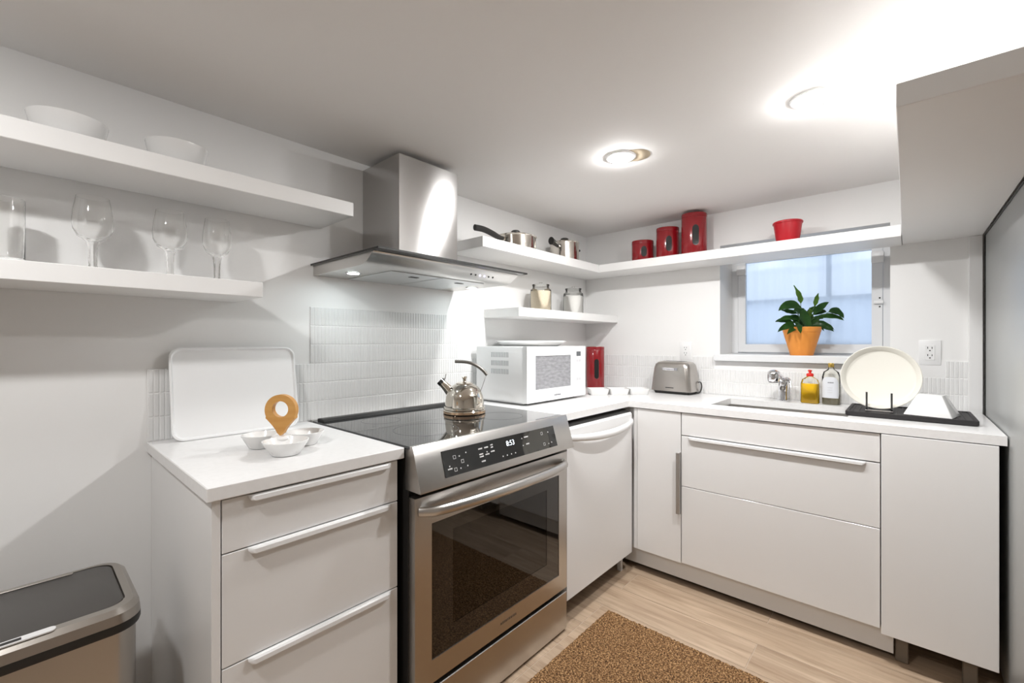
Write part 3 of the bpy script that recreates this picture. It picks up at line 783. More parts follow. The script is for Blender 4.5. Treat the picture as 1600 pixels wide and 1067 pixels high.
lid = obj('lid', loft(B(), [bin_loop(bx0 + .029, bx1 - .029, by0 + .033, by1 - .025, .035, 0.6425), bin_loop(bx0 + .029, bx1 - .029, by0 + .033, by1 - .025, .035, 0.6490), bin_loop(bx0 + .032, bx1 - .032, by0 + .036, by1 - .028, .033, 0.6505)]), GREYLID, t, world=True, label='dark grey flat lid')
obj('hinge_cover', box(B(), -2.95, -2.735, by1 - 0.034, by1 - 0.020, 0.6507, 0.6530, 0.001, 1), CANST, lid, world=True)
bm = B(); prism(bm, rrect(-2.96, -2.775, by0 + 0.008, by0 + 0.027, 0.008, 4), 'z', 0.6506, 0.6530)
sp = obj('sensor_strip', bm, WHPL, rim, world=True)
obj('sensor_window', box(B(), -2.850, -2.822, by0 + 0.012, by0 + 0.022, 0.6531, 0.6536), BLKPL, sp, world=True)

# ------------------------------------------------------------------ white tray leaning on the tiles
t = thing('white_tray', 'large white plastic tray with rounded corners leaning against the tiles', 'tray', (-2.314, -0.075, 0.9143))
def tl(x0, x1, z0, z1, r, y): return [(p[0], y, p[1]) for p in rrect(x0, x1, z0, z1, r, 8)]
H = 0.300; W2 = 0.1935
bm = B()
loft(bm, [tl(-W2 + .012, W2 - .012, .012, H - .012, .030, 0.010), tl(-W2, W2, 0, H, .034, 0.000), tl(-W2, W2, 0, H, .034, -0.006), tl(-W2 + .005, W2 - .005, .005, H - .005, .030, -0.007), tl(-W2 + .010, W2 - .010, .010, H - .010, .027, 0.0005)])
bmesh.ops.rotate(bm, verts=bm.verts, cent=(0, 0, 0), matrix=Matrix.Rotation(math.radians(-9.5), 3, 'X'))
mz = min(v.co.z for v in bm.verts)
bmesh.ops.translate(bm, verts=bm.verts, vec=(0, 0, -mz))
obj('tray_panel', bm, WHPL, t)

# ------------------------------------------------------------------ snack dish with three bowls and a map-pin handle
t = thing('snack_dish', 'white three-bowl snack dish on the left worktop', 'dish', (-2.300, -0.425, 0.9143), ROT_FACE)
for (r_, f_, R_) in ((0.030, -0.062, 0.060), (-0.086, 0.020, 0.052), (0.026, 0.062, 0.055)):
    pr_ = [(0, 0), (R_ * 0.55, 0), (R_ * 0.62, 0.002), (R_ * 0.98, 0.036), (R_, 0.040), (R_ - 0.003, 0.0405), (R_ * 0.60, 0.006), (0, 0.004)]
    obj('bowl', lathe(B(), pr_, 36, c=(r_, f_, 0)), WHCER, t)
obj('bridge', lathe(B(), [(0, 0.006), (0.020, 0.008), (0.030, 0.034), (0.026, 0.040), (0, 0.040)], 20, c=(-0.014, 0, 0)), WHCER, t)
t = thing('pin_handle', 'wooden handle shaped like a map pin upright in the snack dish', 'handle', (-2.309, -0.414, 0.9548), ROT_FACE)
bm = B(); N = 48; outer = []; inner = []
R1, zc = 0.0455, 0.0745
for k in range(N):
    a = 2 * PI * k / N - PI / 2
    x_, z_ = R1 * math.cos(a), zc + R1 * math.sin(a)
    da = abs((a + PI / 2 + PI) % (2 * PI) - PI)           # angle away from straight down
    if da < 1.15:
        s = 1 - da / 1.15
        e2 = s * s * (3 - 2 * s)
        edge = R1 * math.sin(1.15)
        x_ = math.copysign(edge * (da / 1.15) ** 1.35 + 0.006 * (1 if da > 1e-6 else 0), math.cos(a)) if da > 1e-6 else 0
        z_ = (zc - R1 * math.cos(1.15)) * (da / 1.15) ** 0.95
    outer.append((x_, z_)); inner.append((0.0235 * math.cos(a), zc + 0.003 + 0.0235 * math.sin(a)))
hd = 0.009
lo = [[bm.verts.new((p[0], y_, p[1])) for p in L] for y_ in (-hd, hd) for L in (outer, inner)]
for k in range(N):
    j = (k + 1) % N
    bm.faces.new((lo[0][k], lo[0][j], lo[1][j], lo[1][k])); bm.faces.new((lo[2][k], lo[2][j], lo[3][j], lo[3][k]))
    bm.faces.new((lo[0][k], lo[0][j], lo[2][j], lo[2][k])); bm.faces.new((lo[1][k], lo[1][j], lo[3][j], lo[3][k]))
obj('pin_body', bm, BAMBOO, t)

# ------------------------------------------------------------------ kettle
t = thing('kettle', 'shiny steel whistling kettle standing on the black glass hob', 'kettle', (-1.508, -0.325, 0.9172), ROT_FACE)
kb = obj('kettle_body', lathe(B(), [(0, 0), (0.090, 0), (0.0925, 0.004), (0.0925, 0.012), (0.089, 0.016), (0.0915, 0.020), (0.0905, 0.026), (0.086, 0.030), (0.085, 0.050), (0.082, 0.072), (0.075, 0.094), (0.063, 0.112), (0.048, 0.124), (0.036, 0.129), (0, 0.131)], 48), POLISH, t)
obj('base_ring', lathe(B(), [(0.0, 0.0002), (0.0915, 0.0003), (0.0935, 0.003), (0.0928, 0.0125)], 48), mat('copper_base', (0.70, 0.50, 0.34), 0.15, 1.0), kb)
ld = obj('lid', lathe(B(), [(0.038, 0.1275), (0.039, 0.131), (0.028, 0.1355), (0.010, 0.138), (0, 0.138)], 32), POLISH, t)
obj('knob', lathe(B(), [(0.010, 0.1365), (0.007, 0.141), (0.0085, 0.150), (0.0125, 0.157), (0.0105, 0.161), (0, 0.162)], 20), POLISH, ld)
sp = obj('spout', tube(B(), [(-0.058, 0, 0.088), (-0.078, 0, 0.110), (-0.092, 0, 0.124), (-0.101, 0, 0.133)], [0.024, 0.020, 0.0175, 0.0172], 18), POLISH, t)
obj('whistle_cap', tube(B(), [(-0.098, 0, 0.1305), (-0.109, 0, 0.1415)], [0.0185, 0.0180], 18), DARKST, sp)
obj('whistle_lever', tube(B(), arc_pts([(-0.094, 0, 0.149), (-0.086, 0, 0.152), (-0.084, 0, 0.160), (-0.082, 0, 0.172)], 4), 0.0022, 8), CHROME, sp)
hp = arc_pts([(0.100, 0, 0.166), (0.078, 0, 0.191), (0.046, 0, 0.212), (0.010, 0, 0.224), (-0.042, 0, 0.227)], 6)
h = obj('handle', tube(B(), hp, 0.0072, 12), mat('handle_grey', (0.23, 0.22, 0.20), 0.35, 0.7), t)
for dy in (-0.016, 0.016):
    obj('handle_rod', tube(B(), [(0.097, 0, 0.168), (0.083, dy * 0.7, 0.125), (0.072, dy, 0.096)], 0.0022, 8), CHROME, h)

# ------------------------------------------------------------------ microwave
t = thing('microwave', 'white microwave oven with grey window on the corner worktop', 'microwave', (-0.905, -0.22, 0.9143))
mx0, mx1, my0, my1, mz0, mz1 = -1.168, -0.640, -0.402, -0.040, 0.927, 1.208
obj('case', box(B(), mx0 + .003, mx1 - .003, my0 + .030, my1, mz0, mz1, 0.004), WHPL, t, world=True)
for xx in (mx0 + .05, mx1 - .05):
    for yy in (my0 + .06, my1 - .04): obj('foot', lathe(B(), [(0, 0), (0.014, 0), (0.014, 0.0125), (0, 0.0125)], 12, c=(xx, yy, 0.9143)), BLKPL, t, world=True)
obj('base_pan', box(B(), mx0 + .02, mx1 - .02, my0 + .04, my1 - .02, 0.919, 0.9268), WHPL, t, world=True, smooth=0)
fr = obj('door', slab(B(), [mx0, -1.101, -0.789, -0.745], [mz0, 0.990, 1.160, mz1], lambda u, v: not (-1.101 < u < -0.789 and 0.990 < v < 1.160), my0, my0 + .028, 'y'), WHPL, t, world=True, smooth=0)
obj('door_window', box(B(), -1.101, -0.789, my0 + .0025, my0 + .008, 0.990, 1.160), MWMESH, fr, world=True, smooth=0)
obj('top_seam', box(B(), mx0 + .03, -0.70, my0 - 0.0003, my0 + 0.0001, 1.1805, 1.1820), PRINTW, fr, world=True, smooth=0)
marks('maker_mark', [0.007, 0.006, 0.006, 0.006, 0.005, 0.006, 0.003, 0.006], 0.008, PRINT, (-0.915, my0 - 0.0001, 0.952), (1, 0, 0), (0, 0, 1), (0, -1, 0), fr, gap=0.2)
cp = obj('control_panel', box(B(), -0.7445, mx1, my0, my0 + .028, mz0, mz1, 0.002, 1), WHPL, t, world=True, smooth=0)
obj('display', box(B(), -0.735, -0.692, my0 - .0006, my0, 1.152, 1.178), LCD, cp, world=True, smooth=0)
for r in range(5):
    for c_ in range(2):
        bm = box(B(), -0.735 + c_ * 0.024, -0.716 + c_ * 0.024, my0 - .0008, my0, 1.120 - r * 0.026, 1.134 - r * 0.026, 0.0003, 1)
        obj('key', bm, KEYG if r in (0, 4) else WHPL, cp, world=True, smooth=0)
for r in range(3):
    for c_ in range(11):
        yy = -0.325 + c_ * 0.0115 + 0.05
        obj('vent_slot', box(B(), mx0 + .0022, mx0 + .0030, yy, yy + 0.005, 1.152 - r * 0.043, 1.178 - r * 0.043), SLOT, t, world=True, smooth=0)
obj('power_lead', tube(B(), arc_pts([(mx1 - 0.01, my0 + 0.10, 0.930), (mx1 + 0.012, my0 + 0.085, 0.921), (mx1 + 0.020, my0 + 0.10, 0.919), (mx1 + 0.012, my0 + 0.16, 0.919), (mx1 + 0.010, my0 + 0.25, 0.919)], 6), 0.0040, 8), BLKPL, t, world=True)
# platter on top
single('platter', lathe(B(), [(0, 0), (0.150, 0), (0.158, 0.003), (0.196, 0.024), (0.200, 0.027), (0.197, 0.029), (0.158, 0.009), (0, 0.007)], 56, c=(-0.905, -0.210, 1.2083), sx=1.02, sy=0.98), WHCER, 'round white serving platter lying on top of the microwave', 'platter')

# ------------------------------------------------------------------ canisters
def canister(name_label, x, y, z, r, h, rz, group, lead=None):
    t = thing('canister', name_label, 'canister', (x, y, z), rz, group)
    sy_ = 0.80
    obj('canister_body', lathe(B(), [(0, 0), (r * .97, 0), (r, 0.003), (r, h - 0.026), (r * 0.985, h - 0.024), (0, h - 0.024)], 40, sy=sy_), RED, t)
    obj('lid', lathe(B(), [(r * .985, h - 0.0235), (r * 1.005, h - 0.022), (r * 1.005, h - 0.006), (r * .98, h - 0.001), (r * 0.9, h), (0, h)], 40, sy=sy_), RED, t)
    # upright viewing window set in the front
    wz0, wz1, ww = h * 0.22, h * 0.70, r * 0.25
    bm = B(); cols = 8; L = []
    def surf(px_, off): return -sy_ * math.sqrt(max(0.0, r * r - px_ * px_)) - off
    pts = []
    for a in range(20):
        th = 2 * PI * a / 20
        px_ = ww * math.cos(th); pz_ = (wz1 - ww * 1.3 if math.sin(th) >= 0 else wz0 + ww * 1.3) + ww * 1.3 * math.sin(th)
        pts.append((px_, pz_))
    loft(bm, [[(p[0], surf(p[0], o_), p[1]) for p in pts] for o_ in (-0.001, 0.0012)])
    obj('viewing_window', bm, BLKGL, t, label='upright dark glossy viewing window')
    return t
G = 'red canisters of one set'
canister('smallest red oval canister, lowest of three on the window shelf', -0.128, -0.510, SZ1 + 0.0005, 0.069, 0.140, ROT_FACE - 0.15, G)
canister('middle-sized red oval canister between two others on the window shelf', -0.128, -0.675, SZ1 + 0.0005, 0.068, 0.196, ROT_FACE - 0.2, G)
canister('tallest red oval canister on the window shelf, almost touching the ceiling', -0.128, -0.837, SZ1 + 0.0005, 0.072, 0.252, ROT_FACE - 0.25, G)
canister('tall red canister on the worktop behind the microwave in the corner', -0.125, -0.155, 0.9143, 0.0635, 0.286, ROT_FACE, G)

# red bucket pot on the shelf
t = thing('red_flower_pot', 'small empty red metal flower pot on the shelf over the window', 'flower pot', (-0.150, -1.323, SZ1 + 0.0005))
obj('pot', lathe(B(), [(0, 0), (0.050, 0), (0.051, 0.003), (0.0645, 0.100), (0.0625, 0.100), (0.049, 0.005), (0, 0.004)], 40), REDPOT, t)
obj('rolled_rim', lathe(B(), [(0.0645, 0.100), (0.0685, 0.102), (0.0690, 0.108), (0.0660, 0.112), (0.0625, 0.111), (0.0622, 0.1005)], 40, closed=True), REDPOT, t)

# ------------------------------------------------------------------ jars
def jar(label, x, y, r, h, fill, fillh):
    t = thing('storage_jar', label, 'jar', (x, y, 1.4165), group='glass storage jars')
    obj('glass_body', lathe(B(), [(0, 0), (r * .94, 0), (r, 0.006), (r, h * .66), (r * .97, h * .74), (r * .78, h * .80), (r * .76, h * .86), (r * .80, h * .875), (r * .80, h * .885)], 36), THIN, t)
    obj('contents', lathe(B(), [(0, 0.004), (r * .93, 0.004), (r * .955, 0.010), (r * .955, fillh), (r * .5, fillh + 0.004), (0, fillh + 0.003)], 36), fill, t)
    l = obj('glass_lid', lathe(B(), [(r * .81, h * .89), (r * .82, h * .92), (r * .60, h * .945), (r * .25, h * .96), (0, h * .962)], 36), THIN, t)
    obj('lid_knob', lathe(B(), [(r * .10, h * .962), (r * .16, h * .98), (r * .12, h), (0, h * 1.003)], 20), THIN, l)
    obj('wire_clip', lathe(B(), [(r * .80, h * .882), (r * .815, h * .886), (r * .80, h * .890)], 36, closed=True), DARKST, t)
    return t
jar('glass jar of cream-coloured grain on the short shelf', -0.712, -0.130, 0.064, 0.176, RICE, 0.122)
jar('glass jar of white sugar on the short shelf near the corner', -0.362, -0.130, 0.066, 0.184, SUGAR, 0.118)

# ------------------------------------------------------------------ pans on the shelf
t = thing('saute_pan', 'low steel pan with lid and long black handle on the shelf', 'pan', (-0.950, -0.135, SZ1 + 0.0005))
r = 0.117
obj('pan_body', lathe(B(), [(0, 0), (r * .92, 0), (r * .97, 0.006), (r, 0.070), (r * 1.03, 0.074), (r * .985, 0.0745), (r * .95, 0.010), (0, 0.006)], 44), POTST, t)
l = obj('lid', lathe(B(), [(r * 1.01, 0.0748), (r * 1.02, 0.077), (r * .8, 0.086), (r * .3, 0.094), (0, 0.095)], 44), POTST, t)
obj('lid_knob', lathe(B(), [(0, 0.0955), (0.010, 0.0955), (0.012, 0.100), (0.026, 0.104), (0.026, 0.111), (0.018, 0.117), (0, 0.118)], 24), BLKPL, l)
hp = arc_pts([(-0.118, -0.015, 0.050), (-0.16, -0.022, 0.048), (-0.23, -0.030, 0.058), (-0.29, -0.034, 0.064), (-0.350, -0.036, 0.061)], 5)
h = obj('long_handle', tube(B(), hp, [0.010 + 0.006 * min(1, k / 8) for k in range(len(hp))], 12, 0.75), BLKPL, t)
obj('handle_bracket', tube(B(), [(-0.100, -0.012, 0.052), (-0.124, -0.016, 0.050)], 0.0105, 10), POTST, h)
obj('helper_grip', tube(B(), arc_pts([(0.100, -0.030, 0.050), (0.128, -0.034, 0.052), (0.132, 0.010, 0.052), (0.104, 0.016, 0.050)], 5), 0.0075, 10), BLKPL, t)
t = thing('saucepan', 'tall steel saucepan with lid and stubby-looking black handle on the shelf', 'saucepan', (-0.470, -0.135, SZ1 + 0.0005))
r = 0.094
obj('pan_body', lathe(B(), [(0, 0), (r * .93, 0), (r * .98, 0.005), (r, 0.118), (r * 1.04, 0.122), (r * .985, 0.1225), (r * .95, 0.010), (0, 0.006)], 40), POTST, t)
l = obj('lid', lathe(B(), [(r * 1.01, 0.1228), (r * 1.02, 0.125), (r * .8, 0.132), (r * .3, 0.138), (0, 0.139)], 40), POTST, t)
obj('lid_knob', lathe(B(), [(0, 0.1395), (0.010, 0.1395), (0.012, 0.143), (0.026, 0.147), (0.026, 0.153), (0.018, 0.158), (0, 0.159)], 24), BLKPL, l)
dv = Vector((-0.97, -0.22, 0)).normalized()
hp = [dv * s + Vector((0, 0, z_)) for s, z_ in ((0.080, 0.088), (0.110, 0.090), (0.150, 0.096), (0.190, 0.100), (0.212, 0.100))]
h = obj('long_handle', tube(B(), arc_pts([hp[1], hp[2], hp[3], hp[4]], 4), [0.013 + 0.0009 * k for k in range(13)], 12, 0.8), BLKPL, t)
obj('handle_bracket', tube(B(), [hp[0], hp[1] + dv * 0.008], 0.0095, 10), POTST, h)
obj('helper_grip', tube(B(), arc_pts([(0.070, -0.045, 0.085), (0.098, -0.050, 0.086), (0.106, -0.010, 0.086), (0.080, 0.000, 0.085)], 5), 0.0070, 10), BLKPL, t)

# ------------------------------------------------------------------ bowls and glasses on the left shelves
def sbowl(label, x, y, r, h):
    return single('serving_bowl', lathe(B(), [(0, 0), (r * .50, 0), (r * .55, 0.003), (r * .90, h * .48), (r, h), (r * .965, h), (r * .87, h * .49), (r * .50, 0.007), (0, 0.006)], 44, c=(x, y, SZ1 + 0.0005)), WHCER, label, 'bowl', 'white bowls on the upper shelf')
sbowl('larger white ceramic bowl on the upper shelf above the tumbler', -2.737, -0.135, 0.079, 0.068)
sbowl('smaller white ceramic bowl on the upper shelf above the goblets', -2.504, -0.135, 0.077, 0.075)
ZS = 1.4185
def goblet(label, x, y, r=0.043, h=0.205):
    t = thing('goblet', label, 'wine glass', (x, y, ZS), group='stemmed glasses on the lower shelf')
    z0 = h * 0.41
    obj('glass_bowl', lathe(B(), [(0, z0), (r * .38, z0 + .002), (r * .74, z0 + .013), (r * .95, z0 + .032), (r, z0 + .052), (r * .95, z0 + .080), (r * .80, h), (r * .775, h), (r * .915, z0 + .080), (r * .962, z0 + .052), (r * .91, z0 + .034), (r * .68, z0 + .017), (r * .30, z0 + .008), (0, z0 + .007)], 32), GLASS, t)
    obj('stem', lathe(B(), [(0.014, z0 + .0005), (0.011, z0 - .010), (0.0095, z0 - .03), (0.009, 0.02), (0.0115, 0.0085), (0, 0.0085)], 8), GLASS, t)
    obj('foot', lathe(B(), [(0, 0), (0.032, 0), (0.033, 0.002), (0.018, 0.0055), (0.010, 0.008), (0, 0.008)], 32), GLASS, t)
    return t
goblet('clear stemmed goblet standing nearest to the ribbed tumbler', -2.690, -0.125)
goblet('clear stemmed goblet in the middle of three on the lower shelf', -2.520, -0.125)
goblet('clear stemmed goblet standing nearest the end of the lower shelf', -2.398, -0.125, 0.040, 0.205)
def tumbler(label, x, y, r=0.036, h=0.165):
    bm = B(); N = 32; rings = []
    for rr, z_ in ((0.93, 0.0), (1.0, 0.006), (1.0, h * .5), (1.0, h), (0.93, h), (0.92, h * .5), (0.90, 0.018)):
        rings.append([(x + r * rr * (1 + (0.025 if k % 2 else -0.01) * (rr > 0.99)) * math.cos(2 * PI * k / N), y + r * rr * (1 + (0.025 if k % 2 else -0.01) * (rr > 0.99)) * math.sin(2 * PI * k / N), ZS + z_) for k in range(N)])
    loft(bm, rings)
    return single('tumbler', bm, GLASS, label, 'tumbler')
tumbler('tall clear ribbed tumbler on the lower shelf', -2.850, -0.125)

# ------------------------------------------------------------------ square dishes and toaster
t = thing('divided_dish', 'row of three joined small white square dishes beside the toaster', 'dish', (-0.402, -0.478, 0.9143), ROT_FACE + 0.06)
for k in range(3):
    cx = (k - 1) * 0.122; s0, s1 = 0.043, 0.059
    def sq(h_, z_, cx=cx): return [(cx + p[0], p[1], z_) for p in rrect(-h_, h_, -h_ * .9, h_ * .9, 0.010, 3)]
    obj('square_dish', loft(B(), [sq(s0 + .006, 0), sq(s0 + .008, 0.002), sq(s1, 0.037), sq(s1 - .004, 0.037), sq(s0 + .004, 0.005)]), WHCER, t)
obj('link_bar', box(B(), -0.112, 0.112, -0.012, 0.012, 0.0005, 0.004), WHCER, t)

t = thing('toaster', 'two-slice brushed steel toaster with black base by the backsplash', 'toaster', (-0.100, -0.712, 0.9143), -0.06)
def tlp(hy, hx, r_, z_): return [(p[0], p[1], z_) for p in rrect(-hx, hx, -hy, hy, r_, 5)]
obj('base', loft(B(), [tlp(.108, .062, .015, 0.0), tlp(.112, .066, .018, 0.010), tlp(.116, .070, .018, 0.0165)]), BLKPL, t)
bm = loft(B(), [tlp(.128, .080, .030, 0.0170), tlp(.128, .080, .030, 0.026), tlp(.122, .077, .030, 0.090), tlp(.114, .072, .030, 0.158), tlp(.108, .067, .030, 0.180), tlp(.096, .056, .028, 0.193), tlp(.080, .042, .025, 0.198)])
tb = obj('shell', bm, mat('toaster_steel', (0.50, 0.47, 0.44), 0.30, 1.0, bump=((300, 300, 4), 0.08, 0.0005)), t, smooth=50)
for xx in (-0.017, 0.017): obj('bread_slot', box(B(), xx - 0.008, xx + 0.008, -0.065, 0.065, 0.1975, 0.1990), DARKST, tb, smooth=0)
bd = obj('badge', box(B(), -0.0785, -0.0745, -0.050, 0.050, 0.143, 0.160, 0.0015, 1), CHROME, tb)
bd.rotation_euler = (0, 0, 0)
marks('badge_mark', [0.007, 0.003, 0.005, 0.006, 0.007, 0.006, 0.006, 0.007, 0.003, 0.007], 0.006, PRINT, (-0.0785, 0.002, 0.1513), (0, -1, 0), (0, 0, 1), (-1, 0, 0), tb, world=False)
obj('front_slot', box(B(), -0.0815, -0.0795, -0.026, 0.026, 0.036, 0.041, 0.0008, 1), DARKST, tb)
obj('power_lead', tube(B(), arc_pts([(0.045, -0.118, 0.070), (0.050, -0.136, 0.072), (0.052, -0.142, 0.045), (0.050, -0.136, 0.018), (0.045, -0.125, 0.006), (0.055, -0.09, 0.0045)], 6), 0.0034, 8), BLKPL, t)

# ------------------------------------------------------------------ faucet
t = thing('kitchen_faucet', 'short chrome kitchen faucet with rounded spray head behind the sink', 'faucet', (-0.082, -1.290, 0.9143))
obj('base_plate', lathe(B(), [(0, 0), (0.027, 0), (0.028, 0.003), (0.024, 0.007), (0, 0.007)], 28), CHROME, t)
col_ = obj('body_column', lathe(B(), [(0.0215, 0.0072), (0.021, 0.05), (0.0215, 0.055), (0.0235, 0.058), (0.0235, 0.100), (0.021, 0.118), (0.012, 0.127), (0, 0.129)], 28), CHROME, t)
sp = obj('spout', tube(B(), arc_pts([(-0.005, 0.002, 0.112), (-0.040, 0.010, 0.132), (-0.080, 0.016, 0.146), (-0.115, 0.020, 0.150)], 5), [0.0165 + 0.0004 * k for k in range(16)], 18), CHROME, t)
obj('spray_head', lathe(B(), [(0, 0.176), (0.014, 0.174), (0.0245, 0.165), (0.0290, 0.150), (0.0290, 0.132), (0.0265, 0.117), (0.0235, 0.115), (0, 0.116)], 30, c=(-0.125, 0.021, -0.004)), CHROME, sp)
obj('spray_face', lathe(B(), [(0, 0.1105), (0.021, 0.1105), (0.022, 0.1148), (0, 0.1148)], 24, c=(-0.125, 0.021, -0.004)), BLKPL, sp)
lv = obj('lever', tube(B(), arc_pts([(0.004, -0.012, 0.118), (-0.004, -0.030, 0.112), (-0.022, -0.036, 0.075), (-0.040, -0.038, 0.030)], 5), [0.010, 0.0098, 0.0096, 0.0092, 0.009, 0.0085, 0.008, 0.0075, 0.007, 0.007, 0.007, 0.007, 0.007, 0.007, 0.007, 0.007], 12, 0.6), CHROME, t)

# ------------------------------------------------------------------ soap bottles
def oval(hx, hy, z_, n=28): return [(hx * math.cos(2 * PI * k / n), hy * math.sin(2 * PI * k / n), z_) for k in range(n)]
def sup(hx, hy, z_, n=28, p_=0.6):
    out = []
    for k in range(n):
        a = 2 * PI * k / n; c_, s_ = math.cos(a), math.sin(a)
        out.append((hx * math.copysign(abs(c_) ** p_, c_), hy * math.copysign(abs(s_) ** p_, s_), z_))
    return out
t = thing('dish_soap_bottle', 'clear squeeze bottle of yellow dish soap with red cap', 'bottle', (-0.088, -1.412, 0.9143), -0.15)
obj('bottle_shell', loft(B(), [sup(.022, .037, 0), sup(.024, .040, .004), sup(.024, .040, .100), sup(.021, .034, .122), sup(.014, .018, .134, p_=.9), sup(.011, .012, .138, p_=1)]), BOTTLE, t)
obj('soap_liquid', loft(B(), [sup(.0212, .0365, 0.0015), sup(.0230, .0388, .005), sup(.0230, .0388, .1005), sup(.0228, .0385, .1012)]), YELLOW, t, label='yellow soap')
cp = obj('cap', lathe(B(), [(0, 0.1385), (0.0155, 0.1385), (0.0160, 0.140), (0.0160, 0.150), (0.0140, 0.153), (0.006, 0.155), (0.0055, 0.162), (0.009, 0.164), (0.009, 0.170), (0.006, 0.172), (0, 0.172)], 24), REDCAP, t)
t = thing('glass_soap_bottle', 'clear glass bottle with gold cap and pale printed label', 'bottle', (-0.075, -1.500, 0.9143), -0.1)
obj('bottle_shell', loft(B(), [sup(.026, .036, 0, p_=.75), sup(.028, .038, .004, p_=.75), sup(.028, .038, .140, p_=.75), sup(.024, .032, .164, p_=.85), sup(.013, .014, .178, p_=1), sup(.011, .011, .190, p_=1)]), BOTTLE, t)
obj('clear_liquid', loft(B(), [sup(.0250, .0350, 0.002, p_=.75), sup(.0268, .0368, .005, p_=.75), sup(.0268, .0368, .040, p_=.75)]), mat('pale_liquid', (0.80, 0.76, 0.62), 0.1, trans=0.8), t)
bm = B()
def lab(a, z_, o_): return (-(.028 + o_) * math.cos(a) ** .75, (.038 + o_) * math.copysign(abs(math.sin(a)) ** .75, math.sin(a)), z_)
AN = [-1.0 + 2.0 * k / 24 for k in range(25)]
for o_ in (0.0008, 0.0014):
    lo_ = [bm.verts.new(lab(a, 0.034, o_)) for a in AN]; hi_ = [bm.verts.new(lab(a, 0.140 - 0.030 * abs(a) ** 3, o_)) for a in AN]
    for k in range(24): bm.faces.new((lo_[k], lo_[k + 1], hi_[k + 1], hi_[k]))
lb = obj('label', bm, LABEL, t, smooth=0, label='pale label with grey ornament')
marks('label_print', [0.004, 0.003, 0.005, 0.004, 0.003], 0.005, PRINT, (-0.0300, -0.004, 0.112), (0, -1, 0), (0, 0, 1), (-1, 0, 0), lb, world=False)
for k in range(3): marks('label_print', [0.006, 0.009, 0.005], 0.0018, KEYG, (-0.0300, 0.0, 0.086 - 0.012 * k), (0, -1, 0), (0, 0, 1), (-1, 0, 0), lb, world=False)
obj('cap', lathe(B(), [(0, 0.1885), (0.0128, 0.1885), (0.0130, 0.190), (0.0130, 0.207), (0.0120, 0.209), (0, 0.209)], 28), GOLD, t)

# ------------------------------------------------------------------ drying mat, plate on stand, upturned dish
t = thing('drying_mat', 'black rubber drying tray on the worktop beside the sink', 'drying tray', (-0.30, -1.79, 0.9143))
dx0, dx1, dy0, dy1 = -0.452, -0.135, -1.988, -1.588
def dl(e2, z_): return [(p[0], p[1], z_) for p in rrect(dx0 + e2, dx1 - e2, dy0 + e2, dy1 - e2, 0.010, 4)]
obj('tray_base', loft(B(), [dl(.004, .9143), dl(0, .918), dl(0, .9335), dl(.002, .935), dl(.010, .935), dl(.012, .9300)]), RUBBER, t, world=True)
for k in range(18):
    yy = dy0 + 0.028 + k * 0.0205
    obj('rib', box(B(), dx0 + .02, dx1 - .02, yy, yy + 0.005, .9300, .9322, 0.0006, 1), RUBBER, t, world=True, smooth=0)
ZT = 0.9324
# plate leaning on the stand, facing the room
t = thing('dinner_plate', 'large round cream plate standing upright in a wire rack', 'plate', (-0.300, -1.698, ZT + 0.010))
R_ = 0.138
bm = lathe(B(), [(0, 0), (R_ * .82, 0), (R_ * .87, 0.002), (R_ * .98, 0.024), (R_, 0.030), (R_ * .985, 0.0315), (R_ * .955, 0.029), (R_ * .86, 0.009), (R_ * .80, 0.0055), (0, 0.005)], 64)
bmesh.ops.rotate(bm, verts=bm.verts, cent=(0, 0, 0), matrix=Matrix.Rotation(-PI / 2, 3, 'Y'))      # axis now towards -x
bmesh.ops.rotate(bm, verts=bm.verts, cent=(0, 0, 0), matrix=Matrix.Rotation(math.radians(12), 3, 'Y'))
mz = min(v.co.z for v in bm.verts)
bmesh.ops.translate(bm, verts=bm.verts, vec=(0.0, 0, -mz))
obj('plate_disc', bm, CREAM, t, smooth=30)
t = thing('plate_stand', 'dark wire plate rack holding the upright cream plate', 'plate rack', (-0.330, -1.698, ZT))
for yy in (-0.041, 0.041):
    obj('prong', tube(B(), arc_pts([(-0.055, yy, 0.082), (-0.053, yy, 0.030), (-0.050, yy, 0.0042), (-0.012, yy, 0.0042), (0.060, yy, 0.0042), (0.075, yy, 0.030), (0.090, yy, 0.085)], 4), 0.0036, 8, 1.0), DARKST, t)
obj('cross_bar', tube(B(), [(-0.062, -0.045, 0.0048), (-0.062, 0.045, 0.0048)], 0.0028, 8), CHROME, t)
obj('cross_bar', tube(B(), [(0.045, -0.041, 0.0045), (0.045, 0.041, 0.0045)], 0.0028, 8), DARKST, t)
t = thing('square_bowl', 'white square tapered bowl turned upside down on the drying tray', 'bowl', (-0.335, -1.862, ZT + 0.0002), ROT_FACE + 0.62)
def sb(h_, z_, r_=0.006): return [(p[0], p[1], z_) for p in rrect(-h_, h_, -h_, h_, r_, 3)]
obj('bowl_shell', loft(B(), [sb(.070, 0), sb(.073, 0), sb(.0725, .003), sb(.038, .082), sb(.035, .0835), ]), WHCER, t, smooth=25)

